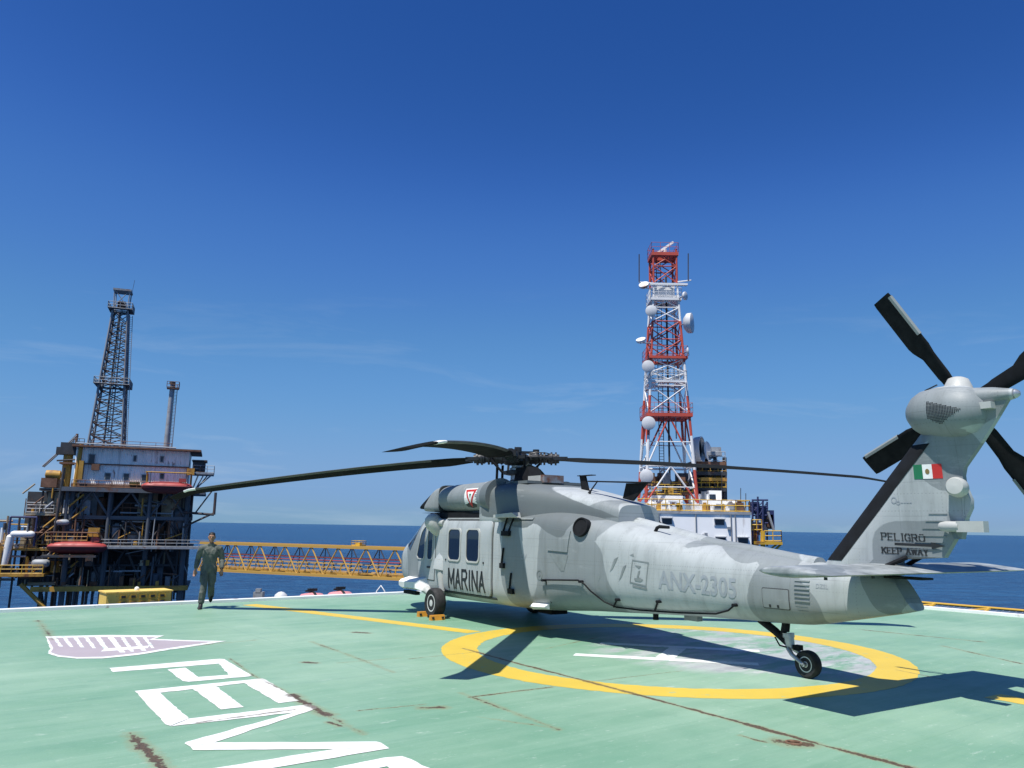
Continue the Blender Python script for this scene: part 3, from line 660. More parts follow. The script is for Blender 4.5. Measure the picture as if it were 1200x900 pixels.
# engine nacelles with intake, joint rings and national triangle
for side in (-1, 1):
    yc, zc, R = side*.86, 2.67, .325
    nb = MB()
    prof = [(2.98, .255), (3.0, .285), (3.08, .298), (3.45, .305), (3.46, .295), (3.48, .295), (3.49, .318), (4.18, .328), (4.19, .318), (4.205, .318), (4.215, .332), (4.75, .335), (5.02, .36), (5.35, .40)]
    rr = []
    for x, r in prof: rr.append([(x, yc+side*.0+r*cos(2*pi*j/40), zc+r*sin(2*pi*j/40)) for j in range(40)])
    nb.loft(rr); nac = nb.build('engine_nacelle', M_H, HELI, smooth=35, camo=True)
    MB().revolve([(.25, -.02), (.25, -.04), (.20, -.02), (.19, .12), (.05, .02), (.0, -.03)], (3.0, yc, zc), (1, 0, 0), 32).build('intake', M_BLK, nac, smooth=35)
    # raked intake shroud ahead of the nacelle
    sh = MB(); fr = []
    for x0, sl, hh, ww in ((1.92, 1.25, .235, .30), (1.97, 1.25, .28, .335), (2.80, .08, .315, .35), (2.90, 0, .32, .355)):
        ring_ = []
        for j in range(28):
            a = 2*pi*j/28; c, s_ = cos(a), sin(a); y = ww*math.copysign(abs(c)**.42, c); z = hh*math.copysign(abs(s_)**.42, s_); ring_.append((x0+(z+hh)*sl, yc-side*.14+y, zc-.01+z))
        fr.append(ring_)
    sh.loft(fr); so = sh.build('intake_shroud', M_SHR, HELI, smooth=35)
    g0 = [(p[0]-.015, p[1], p[2]) for p in fr[0]]; MB().loft([[(p[0]-.004, yc-side*.14+(p[1]-(yc-side*.14))*.93, zc-.01+(p[2]-zc+.01)*.93) for p in fr[0]], [(p[0]-.014, yc-side*.14+(p[1]-(yc-side*.14))*.9, zc-.01+(p[2]-zc+.01)*.9) for p in fr[0]]]).build('shroud_screen', M_BLK, so) if False else MB().loft([[(p[0]+.01, yc-side*.14+(p[1]-(yc-side*.14))*.985, zc-.01+(p[2]-zc+.01)*.985) for p in fr[0]], [(p[0]-.30*(1-(p[2]-zc+.245)/.47)-.02, yc-side*.14+(p[1]-(yc-side*.14))*.90, zc-.01+(p[2]-zc+.01)*.92) for p in fr[0]]]).build('shroud_screen', M_BLK, so)
    MB().loft([[(p[0]+.002, yc-side*.14+(p[1]-(yc-side*.14))*1.04, zc-.01+(p[2]-zc+.01)*1.05) for p in fr[3]], [(p[0]+.05, yc-side*.14+(p[1]-(yc-side*.14))*1.04, zc-.01+(p[2]-zc+.01)*1.05) for p in fr[3]]]).build('shroud_rim', M_SEAL, so)
    MB().cyl((2.8, yc-side*.1, zc), (3.0, yc, zc), .22, .24, 20).build('intake_throat', M_BLK, nac)
    # black block: shade of the nacelle gap put into colour; pylon to the roof
    MB().bbox(2.5, 5.0, yc-.22, yc+.20, 2.2, 2.345).build('nacelle_gap_shade', M_BLK, HELI)
    MB().box((4.7, yc-side*.05, 2.37), (.7, .34, .14)).build('engine_mount', M_MGRY, HELI)
    # round cooling exhaust port in the fairing
    y = side_y(8.22, 2.05, FP, side); hh_ = max((bv.ray_cast(Vector((8.22, 4*side, 2.05)), Vector((0, -side, 0))) for bv in FP), key=lambda h: -9 if h[0] is None else h[0].y*side); nn_ = hh_[1] if hh_[1].y*side > 0 else -hh_[1]
    MB().revolve([(.0, .045), (.150, .045), (.150, .06), (.175, .06), (.18, -.06), (0, -.06)], (8.22, y, 2.05), nn_*1.0+Vector((0, side*.5, 0)), 28).build('exhaust_port', M_BLK, HELI, smooth=40)
    # roof rail end and hook
    MB().loft([[(5.75, side*1.12, 2.22), (5.75, side*1.30, 2.22), (5.75, side*1.30, 2.28), (5.75, side*1.12, 2.28)], [(6.55, side*1.14, 2.22), (6.75, side*1.36, 2.23), (6.55, side*1.36, 2.32), (6.5, side*1.14, 2.33)]]).build('fairing_step', M_LGRY, HELI)
def nac_pt(x, a, off=.008):
    r = interp([(p, q) for p, q in prof], x)[0]+off; return (x, -.86-r*cos(a), 2.67+r*sin(a))
def nac_poly(name, pts, mat, off, parent):
    """pts in (x, arc height) wrapped round the port nacelle"""
    bm = bmesh.new(); bm.faces.new([bm.verts.new((x, 0, h)) for x, h in pts])
    for _ in range(3):
        bmesh.ops.subdivide_edges(bm, edges=[e for e in bm.edges if e.calc_length() > .05], cuts=1); bmesh.ops.triangulate(bm, faces=bm.faces)
    for v in bm.verts: v.co = Vector(nac_pt(v.co.x, v.co.z/.33, off))
    me = bpy.data.meshes.new(name); bm.to_mesh(me); bm.free(); me.materials.append(mat); o = bpy.data.objects.new(name, me); COL.objects.link(o); o.parent = parent; return o
RND = nac_poly('national_triangle', [(4.36, .17), (4.84, .17), (4.60, -.24)], M_RED, .006, HELI)
nac_poly('triangle_white', [(4.46, .115), (4.74, .115), (4.60, -.13)], M_WMK, .009, RND)
nac_poly('triangle_green', [(4.555, .07), (4.645, .07), (4.60, -.02)], M_GRN, .012, RND)
nac_poly('anchor_wings', [(4.36, -.16), (4.60, -.10), (4.84, -.16), (4.80, -.22), (4.60, -.255), (4.40, -.22)], M_LET, .0045, RND)
nac_poly('white_field', [(4.33, .20), (4.87, .20), (4.87, -.15), (4.33, -.15)], M_WMK, .003, RND)

# transmission cowl in front of the mast
TC = [(1.55, 2.30, 2.44, .30, 2.36, 4, 2.4), (1.75, 2.28, 2.62, .44, 2.36, 4, 2.6), (2.1, 2.28, 2.90, .54, 2.36, 4, 3), (2.45, 2.28, 3.00, .58, 2.36, 4, 3.4), (3.4, 2.28, 3.03, .60, 2.36, 4, 3.6), (4.98, 2.28, 3.02, .62, 2.36, 4, 3.6)]
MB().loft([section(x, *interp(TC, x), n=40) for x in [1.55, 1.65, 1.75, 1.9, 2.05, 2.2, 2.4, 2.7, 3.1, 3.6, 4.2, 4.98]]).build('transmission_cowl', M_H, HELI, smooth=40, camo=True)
MB().box((5.55, 0, 2.965), (1.25, 1.5, .06)).build('cowl_lip', M_H, HELI, camo=True)
MB().loft([[(4.80, -.20, 2.96), (4.80, .20, 2.96), (5.55, .20, 2.96), (5.55, -.20, 2.96)], [(4.80, -.14, 3.36), (4.80, .14, 3.36), (5.28, .14, 3.36), (5.28, -.14, 3.36)]]).build('mast_fairing', M_BLK, HELI)
hx = MB(); hx.bbox(5.62, 6.2, -.36, .1, 2.97, 3.12); hxo = hx.build('oil_cooler_box', M_LGRY, HELI)
MB().bbox(6.12, 6.26, -.38, .12, 2.965, 3.125).build('cooler_grille', M_STEEL, hxo)

# drive shaft cover along the boom
ds = MB(); rr = []
for x in [8.55+.2*i for i in range(21)]:
    zt = interp(FUS, x)[1]; rr.append([(x, .15*cos(a)*1.1, zt-.10+.17*max(0, sin(a))**.8+(-.06 if sin(a) < 0 else 0)) for a in [2*pi*j/20 for j in range(20)]])
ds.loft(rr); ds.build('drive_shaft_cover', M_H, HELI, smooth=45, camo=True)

# ---- tail fin, gearbox, stabilator
def fin_le(z): return 12.55+(z-1.5)*(14.20-12.55)/(3.33-1.5)
def fin_te(z):
    t = [(1.5, 14.1), (1.74, 14.36), (2.1, 14.60), (2.4, 14.76), (2.7, 14.66), (2.85, 14.70), (3.1, 14.90), (3.4, 15.12), (3.75, 15.36)]
    for a, b in zip(t, t[1:]):
        if a[0] <= z <= b[0]: return a[1]+(b[1]-a[1])*(z-a[0])/(b[0]-a[0])
    return t[-1][1] if z > 3 else t[0][1]
def fin_half(s, z):
    tm = .175-.035*(z-1.5)/2.2; s = max(0, min(1, s))
    return tm*min(1, (s/.28))**.5 if s < .28 else tm*(1-.72*((s-.28)/.72)**1.6)
def fin_ring(z, n=18):
    le, te = fin_le(z), fin_te(z); ss = [(i/n)**1.6 for i in range(n+1)]
    port = [(le+(te-le)*s, -fin_half(s, z), z) for s in ss]; star = [(le+(te-le)*s, fin_half(s, z), z) for s in reversed(ss[1:])]
    return port+star
fz = [1.50, 1.6, 1.70, 1.75, 1.85, 1.95, 2.05, 2.15, 2.25, 2.35, 2.45, 2.55, 2.65, 2.75, 2.85, 2.95, 3.05, 3.15, 3.25, 3.35, 3.45, 3.55, 3.62]
fn = MB()
frs = []
for z in fz:
    r = fin_ring(z)
    if z < 1.72:    # the trailing part hangs clear of the stabilator
        lim = 13.75; r = [(min(x, lim), y, zz) for x, y, zz in r]
    frs.append(r)
fn.loft(frs); FIN = fn.build('tail_fin', M_H, HELI, smooth=40, camo=True)
BV_T = BVHTree.FromPolygons(fn.v, fn.f); T = [BV_T]
# black coated leading edge
bl = MB(); rr = []
for z in [1.66+.15*i for i in range(11)]:
    le, te = fin_le(z), fin_te(z); w = .31/(te-le); ss = [w*(i/9)**1.6 for i in range(10)]
    rr.append([(le+(te-le)*s-(.010 if s == 0 else .002), -fin_half(s, z)-.006, z) for s in reversed(ss)]+[(le+(te-le)*s-(.010 if s == 0 else .002), fin_half(s, z)+.006, z) for s in ss[1:]])
bl.loft(rr, closed=False); bl.build('leading_edge_strip', M_BLK, FIN, smooth=40)
MB().revolve([(.0, -.47), (.14, -.43), (.23, -.35), (.285, -.26), (.325, -.06), (.335, .12), (.32, .28), (.26, .42), (.15, .52), (0, .56)], (14.50, -.02, 3.545), (1, 0, -.06), 32).build('gearbox_cover', M_H, HELI, smooth=45, camo=True)
gx = bpy.context.view_layer; 
MB().loft([[(14.72, .18*cos(a), 3.68+.15*sin(a)) for a in [2*pi*j/16 for j in range(16)]], [(15.10, .12*cos(a), 3.68+.11*sin(a)) for a in [2*pi*j/16 for j in range(16)]], [(15.33, .06*cos(a), 3.68+.06*sin(a)) for a in [2*pi*j/16 for j in range(16)]]]).build('fin_cap', M_H, HELI, smooth=45, camo=True)
MB().revolve([(.05, 0), (.055, .02), (.03, .06), (0, .07)], (15.33, 0, 3.68), (1, 0, 0), 16).build('tail_light', M_SIL, HELI, smooth=40)
# mesh screen on the gearbox cover: a fan of small dark holes
gb = MB().revolve([(.0, -.47), (.14, -.43), (.23, -.35), (.285, -.26), (.325, -.06), (.335, .12), (.32, .28), (.26, .42), (.15, .52), (0, .56)], (14.50, -.02, 3.545), (1, 0, -.06), 48)
BV_G = BVHTree.FromPolygons(gb.v, gb.f)
gr = MB()
for i in range(24):
    for j in range(20):
        x = 14.46+.0185*i; z = 3.34+.0185*j
        if z > 3.665-(x-14.46)*.34 or z < 3.36+abs(x-14.60)*.62: continue
        y = side_y(x, z, [BV_G])
        if y is None: continue
        gr.bbox(x-.0062, x+.0062, y-.003, y+.02, z-.0062, z+.0062)
gr.build('mesh_screen', M_LET, FIN)
MB().box((14.40, -.10, 3.868), (.17, .02, .012), Matrix.Rotation(radians(-18), 3, 'Y')).build('cover_latch', M_LET, HELI)
MB().bbox(14.93, 15.14, -.17, -.05, 3.52, 3.60).build('fin_vent_hood', M_LGRY, HELI)
# stubs on the fin's rear edge: light dome and antenna pod
MB().revolve([(.0, -.13), (.085, -.11), (.12, -.05), (.12, .05), (.095, .10), (.0, .11)], (14.66, -.16, 2.60), (.2, -1, .1), 24).build('warning_receiver', M_LGRY, HELI, smooth=40)
MB().loft([[(14.60+.0*j, -.13, 2.5) for j in range(1)]*0 or [(14.50, -.11, 2.52), (14.68, -.07, 2.50), (14.68, .07, 2.50), (14.50, .11, 2.52)], [(14.48, -.115, 2.15), (14.66, -.06, 2.2), (14.66, .06, 2.2), (14.48, .115, 2.15)], [(14.55, -.12, 1.98), (14.60, -.05, 1.98), (14.60, .05, 1.98), (14.55, .12, 1.98)]]).build('fin_rear_fairing', M_H, HELI, camo=True)
MB().tube([(14.42, -.15, 2.13), (14.50, -.17, 2.13), (14.66, -.17, 2.13)], [.05, .065, .062], 14).build('antenna_pod', M_LGRY, HELI, smooth=40)
MB().bbox(14.64, 14.96, -.22, -.10, 2.065, 2.195).build('antenna_pod', M_LGRY, HELI)
# fin markings
fl0 = decal('flag', *poly([(14.12, 2.72), (14.23, 2.72), (14.23, 2.90), (14.12, 2.90)]), M_GRN, FIN, T, .005)
decal('flag_white', *poly([(14.23, 2.72), (14.345, 2.72), (14.345, 2.90), (14.23, 2.90)]), M_WMK, fl0 if False else FIN, T, .005)
decal('flag_red', *poly([(14.345, 2.72), (14.46, 2.72), (14.46, 2.90), (14.345, 2.90)]), M_RED, FIN, T, .005)
decal('flag_crest', *poly([(14.288+.026*cos(a), 2.81+.034*sin(a)) for a in [2*pi*i/12 for i in range(12)]]), paint('crest_brown', (.20, .14, .05), .6), FIN, T, .008)
GLY = {'M': ['0,0 0,1', '0,1 .5,.25', '.5,.25 1,1', '1,1 1,0'], 'A': ['0,0 .5,1', '.5,1 1,0', '.2,.36 .8,.36'], 'R': ['0,0 0,1', '0,1 .75,1', '.75,1 .95,.86', '.95,.86 .95,.66', '.95,.66 .75,.52', '.75,.52 0,.52', '.5,.52 1,0'],
       'I': ['.5,0 .5,1'], 'N': ['0,0 0,1', '0,1 1,0', '1,0 1,1'], 'P': ['0,0 0,1', '0,1 .75,1', '.75,1 .95,.86', '.95,.86 .95,.66', '.95,.66 .75,.5', '.75,.5 0,.5'], 'E': ['0,0 0,1', '0,1 .9,1', '0,.52 .7,.52', '0,0 .9,0'], 'L': ['0,1 0,0', '0,0 .9,0'],
       'G': ['.95,.8 .75,1', '.75,1 .25,1', '.25,1 0,.75', '0,.75 0,.25', '0,.25 .25,0', '.25,0 .8,0', '.8,0 .95,.15', '.95,.15 .95,.45', '.95,.45 .6,.45'], 'O': ['.25,0 0,.25', '0,.25 0,.75', '0,.75 .25,1', '.25,1 .75,1', '.75,1 1,.75', '1,.75 1,.25', '1,.25 .75,0', '.75,0 .25,0'],
       'K': ['0,0 0,1', '0,.42 .95,1', '.3,.6 1,0'], 'W': ['0,1 .25,0', '.25,0 .5,.9', '.5,.9 .75,0', '.75,0 1,1'], 'Y': ['0,1 .5,.5', '1,1 .5,.5', '.5,.5 .5,0']}
SERIF = {'P': [(0, 0), (0, 1)], 'E': [(0, 0), (0, 1)], 'L': [(0, 1), (0, 0)], 'I': [(.5, 0), (.5, 1)], 'R': [(0, 0), (0, 1), (1, 0)], 'K': [(0, 0), (0, 1), (1, 1), (1, 0)], 'A': [(0, 0), (1, 0)], 'W': [(0, 1), (1, 1), (.5, .95)], 'Y': [(0, 1), (1, 1), (.5, 0)]}
def stroke_text(txt, x0, x1, z0, z1, wt, serif=False, slope=0.0, wide={'I': .35, ' ': .45, 'M': 1.15, 'W': 1.2}):
    """block capitals drawn with strokes"""
    tot = sum(wide.get(c, 1)+.38 for c in txt)-.38; u = (x1-x0)/tot; x = x0; vs, fs = [], []
    for c in txt:
        w = wide.get(c, 1)*u
        def P(p_): return Vector((x+p_[0]*w, z0+p_[1]*(z1-z0)+slope*((x+p_[0]*w-x0)/(x1-x0)), 0))
        for st_ in GLY.get(c, []):
            a_, b_ = [tuple(float(v) for v in q_.split(',')) for q_ in st_.split()]; a_, b_ = P(a_), P(b_); d_ = (b_-a_).normalized(); nn = Vector((-d_.y, d_.x, 0))*wt*(.62 if serif and abs(d_.y) < .3 else 1)/2; e_ = d_*wt*.4
            k_ = len(vs); vs += [tuple((q_)[:2]) for q_ in (a_-nn-e_, b_-nn+e_, b_+nn+e_, a_+nn-e_)]; fs.append((k_, k_+1, k_+2, k_+3))
        if serif:
            for q_ in SERIF.get(c, []):
                a_ = P(q_); k_ = len(vs); vs += [(a_.x-wt*1.1, a_.y-wt*.22), (a_.x+wt*1.1, a_.y-wt*.22), (a_.x+wt*1.1, a_.y+wt*.22), (a_.x-wt*1.1, a_.y+wt*.22)]; fs.append((k_, k_+1, k_+2, k_+3))
        x += w+.38*u
    return vs, fs
decal('lettering', *stroke_text('MARINA', 3.75, 5.30, .70, 1.09, .062), M_LET, HELI, F, .040, -1, 0, .15, smooth=None)
def serif_text(name, txt, x0, x1, z0, z1, slope=0.):
    return decal(name, *stroke_text(txt, x0, x1, z0, z1, .017, True, slope), M_LET, FIN, T, .005, -1, 0, .2, smooth=None)
serif_text('lettering', 'PELIGRO', 13.63, 14.17, 1.958, 2.042, -.018)
serif_text('lettering', 'KEEP AWAY', 13.62, 14.19, 1.785, 1.857, -.012)
decal('arrow', *poly([(13.80, 1.886), (14.25, 1.878), (14.25, 1.852), (14.41, 1.893), (14.25, 1.936), (14.25, 1.910), (13.80, 1.920)]), M_LET, FIN, T, .020)
for i, z in enumerate((2.28, 2.19, 2.10, 2.01, 1.93, 1.84)):
    xe = fin_te(z)-.10; decal('stiffener', *poly([(xe-.34, z), (xe, z), (xe, z+.007), (xe-.34, z+.007)]), M_MGRY, FIN, T, .008, -1, .008)
lettering('stencil', 'o----', 13.86, 14.06, 2.40, 2.45, M_LETG, FIN, T, 0, .004)
decal('stencil_ring', *ringpoly([(13.83+.04*cos(a), 2.46+.045*sin(a)) for a in [2*pi*i/16 for i in range(16)]], [(13.83+.027*cos(a), 2.46+.031*sin(a)) for a in [2*pi*i/16 for i in range(16)]]), M_LETG, FIN, T, .004)
# stabilator
def airfoil(n=12, t=.12):
    u = [(.5*(1-cos(pi*i/n))) for i in range(n+1)]
    y = lambda x: 5*t*(.2969*sqrt(x)-.126*x-.3516*x*x+.2843*x**3-.1015*x**4)
    return [(x, y(x)) for x in reversed(u)]+[(x, -y(x)) for x in u[1:-1]]
AF = airfoil(12, .13); rr = []
for y in (-2.20, -2.18, -2.1, -1.6, -1.0, -.4, 0, .4, 1.0, 1.6, 2.1, 2.18, 2.20):
    e = 1-max(0, abs(y)-2.08)*1.2; ch = (.99+(.10*(1-abs(y)/2.2)))*1.0; le = 14.31-ch; k = .35 if abs(y) > 2.19 else (.8 if abs(y) > 2.15 else 1)
    rr.append([(le+px*ch, y, 1.575-.010*(px-.3)+pz*ch*k) for px, pz in AF])
sb = MB().loft(rr); STAB = sb.build('stabilator', M_H, HELI, smooth=40)
at = STAB.data.attributes.new('camo', 'FLOAT', 'POINT')
at.data.foreach_set('value', [.55-abs(v.co.y+1.95+.3*sin(4*v.co.x))/.5 if v.co.y < 0 else (.5-abs(v.co.y-1.0)/.9) for v in STAB.data.vertices])
MB().bbox(13.72, 14.22, -.32, -.06, 1.475, 1.50).build('stabilator_actuator', M_BLK, HELI)
for y in (-.22, .22): MB().tube([(13.7, y, 1.62), (13.95, y*.7, 1.74)], .03, 8).build('stabilator_hinge', M_BLK, HELI)
for y in (-1.9, -1.0):
    MB().cyl((14.02, y, 1.50), (14.02, y, 1.53), .02, n=8).build('drain', M_LET, STAB)

# ---- tail rotor on the starboard side, canted
th_c = radians(20); TRC = Vector((14.45, .62, 3.72)); N_T = Vector((0, cos(th_c), sin(th_c))); E1 = Vector((1, 0, 0)); E2 = Vector((0, -sin(th_c), cos(th_c)))
MB().cyl(TRC-N_T*.62, TRC, .16, .11, 20).cyl(TRC-N_T*.05, TRC+N_T*.10, .17, .13, 20).build('tail_rotor_hub', M_ROT, HELI, smooth=40)
MB().revolve([(.19, 0), (.16, .08), (.12, .17), (.08, .19), (0, .19)], (14.62, .12, 3.80), (0, .15, 1), 20).build('gearbox_cap', M_LGRY, HELI, smooth=40)
for ph in (114, 204, 294, 24):
    a = radians(ph); rd = E1*cos(a)+E2*sin(a); tg = E1*sin(a)-E2*cos(a)
    b = MB(); rr = []
    for r, c, o, tk in ((.12, .17, 0, .05), (.40, .18, 0, .05), (.46, .20, 0, .05), (.78, .215, .0, .032), (.92, .30, -.02, .03), (1.0, .315, -.03, .03), (1.72, .315, -.03, .028), (1.78, .30, -.03, .02)):
        tw = radians(-8); ax = (tg*cos(tw)+N_T*sin(tw)); nz = (N_T*cos(tw)-tg*sin(tw))
        rr.append([TRC+rd*r+ax*((.5-px)*c+o)+nz*pz*c*(tk/c/.12) for px, pz in airfoil(8, .12)])
    b.loft(rr); bo = b.build('tail_rotor_blade', M_BLK, HELI, smooth=40)
    b = MB(); rr = []
    for r, c in ((1.08, .315), (1.72, .315)):
        ax = (tg*cos(tw)+N_T*sin(tw)); nz = (N_T*cos(tw)-tg*sin(tw))
        rr.append([TRC+rd*r+ax*((.5-px)*c-.025+.006)+nz*pz*c*1.1 for px, pz in ((.16, .10), (.05, .075), (0, 0), (.05, -.075), (.16, -.10))])
    b.loft(rr, closed=False); b.build('blade_edge', M_ABT, bo, smooth=40)
    MB().box(TRC+rd*.30+N_T*.07, (.08, .08, .08)).tube([TRC+rd*.30+N_T*.08, TRC+rd*.12+N_T*.16+tg*.1], .02, 8).build('pitch_horn', M_ROT, bo)

# ---- main rotor
HUB = Vector((4.60, 0, 3.56)); HA = -1.00092
MB().revolve([(.17, 2.98), (.17, 3.06), (.13, 3.10), (.125, 3.30), (.15, 3.32), (.15, 3.36), (.11, 3.38), (.11, 3.48)], (4.60, 0, 0), (0, 0, 1), 24).build('rotor_mast', M_SIL, HELI, smooth=35)
MB().revolve([(.20, 3.20), (.30, 3.22), (.30, 3.29), (.20, 3.31)], (4.60, 0, 0), (0, 0, 1), 28).build('swashplate', M_ROT, HELI, smooth=35)
hb = MB(); hb.revolve([(.10, -.14), (.26, -.12), (.34, -.05), (.34, .05), (.24, .12), (.12, .13), (.12, .2), (0, .2)], HUB, (0, 0, 1), 28)
for i in range(4):
    a = radians(45+90*i)+.3; c_ = Vector((cos(a), sin(a), 0)); hb.box(HUB+c_*.28+Vector((0, 0, .17)), (.34, .12, .05), Matrix.Rotation(a, 3, 'Z')); hb.cyl(HUB+c_*.45+Vector((0, 0, .12)), HUB+c_*.45+Vector((0, 0, .24)), .075, n=14)
for i in range(24):
    a = 2*pi*i/24; c_ = Vector((cos(a), sin(a), 0)); hb.cyl(HUB+c_*.20+Vector((0, 0, .11)), HUB+c_*.20+Vector((0, 0, .15)), .014, n=6)
hb.build('rotor_hub', M_ROT, HELI, smooth=35)
AFB = airfoil(10, .10)
BLADES = [(176.2, 2.62, 1.3), (-98.8, 3.03, 1.75), (-4.2, 3.16, 1.6), (82, 2.95, 1.6)]
for bi, (wa, ztip, ex) in enumerate(BLADES):
    a = radians(wa)-HA; rd = Vector((cos(a), sin(a), 0)); tg = Vector((-sin(a), cos(a), 0)); zz = Vector((0, 0, 1)); drop = HUB.z+.03-ztip-.05
    def zr_(r): return HUB.z+.03-drop*(max(0, r-.5)/7.68)**ex-(.05*(max(0, r-7.62)/.56)**1.3)
    def ring_at(r, c, o, tw, tscale=1.0, prof=AFB, grow=0.0):
        t = radians(tw); ax = tg*cos(t)+zz*sin(t); nz = zz*cos(t)-tg*sin(t); p0 = Vector((HUB.x, HUB.y, 0))+rd*r+zz*zr_(r)
        return [p0+ax*((.25-px)*c+o)+nz*(pz*c*tscale+math.copysign(grow, pz)) for px, pz in prof]
    st = []
    for r in [1.02, 1.08, 1.25, 1.45, 1.6]+[1.6+.35*i for i in range(1, 17)]+[7.45, 7.62, 7.75, 7.88, 8.0, 8.1, 8.18]:
        c = .34+(.53-.34)*min(1, max(0, (r-1.05)/.5)); o = 0; ts = 1.3 if r < 1.5 else 1
        if r > 7.62: k = (r-7.62)/.56; c = .53-.13*k; o = -.26*k**1.15
        st.append((r, c, o, 17-10*(r/8.18), ts))
    b = MB().loft([ring_at(*q) for q in st]); bo = b.build('rotor_blade', M_BLADE, HELI, smooth=40)
    LE = [(.14, .040), (.05, .031), (.012, .016), (0, 0), (.012, -.016), (.05, -.031), (.14, -.040)]
    MB().loft([ring_at(r, c, o+.006, tw, ts, LE, .002) for r, c, o, tw, ts in st if 1.7 < r < 7.7], closed=False).build('leading_edge', M_ABR, bo, smooth=40)
    MB().loft([ring_at(r, c, o+.008, tw, ts, LE, .004) for r, c, o, tw, ts in st if 7.3 < r < 7.8], closed=False).build('sunlit_tip_edge', M_WMK, bo, smooth=40)  # white strip: sun caught by the swept tip's edge put into colour
    # hinge, cuff, damper and pitch link of this blade
    def at_r(r, y=0., z=0.): return Vector((HUB.x, HUB.y, 0))+rd*r+tg*y+zz*(zr_(r)+z)
    arm = MB(); arm.tube([at_r(.28), at_r(.48), at_r(.52), at_r(.70), at_r(.74), at_r(.98)], [.13, .13, .10, .095, .125, .10], 14)
    for q in (.34, .44, .56, .64, .80, .90): arm.tube([at_r(q-.02), at_r(q+.02)], [.15, .15], 14)
    arm.box(at_r(.98), (.26, .30, .07), Matrix.Rotation(a, 3, 'Z')); arm.box(at_r(1.06, -.02, .0), (.22, .20, .09), Matrix.Rotation(a, 3, 'Z'))
    ao = arm.build('rotor_arm', M_ROT, HELI, smooth=35)
    MB().tube([at_r(.36, -.20, .02), at_r(.50, -.21, .02), at_r(.50, -.21, .02), at_r(.80, -.16, .01)], [.055, .055, .03, .03], 10).tube([at_r(.30, -.12, .1), at_r(.46, -.16, .13), at_r(.7, -.08, .12), at_r(.9, 0, .06)], .012, 6).build('damper', M_ROT, ao, smooth=35)
    MB().box(at_r(.60, .16, -.02), (.10, .24, .07), Matrix.Rotation(a, 3, 'Z')).build('pitch_horn', M_ROT, ao)
    pl = MB(); pl.tube([at_r(.60, .26, -.02), (HUB.x+rd.x*.30+tg.x*.24, HUB.y+rd.y*.30+tg.y*.24, 3.25)], .028, 10); pl.cyl(at_r(.60, .26, -.06), at_r(.60, .26, .03), .045, n=10)
    pl.build('pitch_link', M_BLK, HELI, smooth=35)
for y in (-.34, -.16): MB().cyl((4.2-y*.3, y, 3.0), (4.22-y*.3, y, 3.44), .03, n=10).build('control_rod', M_BLK, HELI, smooth=35)
MB().tube([HUB+Vector((.3, -.25, .16)), HUB+Vector((.55, -.4, .22)), HUB+Vector((.75, -.52, .16)), HUB+Vector((.85, -.6, .0))], .010, 6).build('hub_cable', M_BLK, HELI)

# ---- landing gear
def wheel(parent, c, r, w, side):
    wo = MB().revolve([(r*.56, -w*.42), (r*.86, -w*.5), (r*.96, -w*.40), (r, -w*.2), (r, 0), (r, w*.2), (r*.96, w*.40), (r*.86, w*.5), (r*.56, w*.42), (r*.50, 0)], c, (0, 1, 0), 40).build('wheel', M_RUB, parent, smooth=40)
    c = Vector(c)
    MB().revolve([(r*.57, w*.30), (r*.57, w*.43), (r*.50, w*.43), (r*.45, w*.28), (r*.24, w*.25), (r*.22, w*.42), (.0, w*.44)], c, (0, -1, 0), 28).build('rim', M_RIM, wo, smooth=35)
    MB().revolve([(r*.57, w*.30), (r*.57, w*.43), (r*.50, w*.43), (r*.45, w*.28), (r*.24, w*.25), (r*.22, w*.42), (.0, w*.44)], c, (0, 1, 0), 28).build('rim', M_RIM, wo, smooth=35)
    hb_ = MB()
    for i in range(8):
        a = 2*pi*i/8; hb_.cyl(c+Vector((cos(a)*r*.36, side*w*.26, sin(a)*r*.36)), c+Vector((cos(a)*r*.36, side*w*.36, sin(a)*r*.36)), r*.05, n=8)
    hb_.build('wheel_bolt', M_STEEL, wo)
    return wo
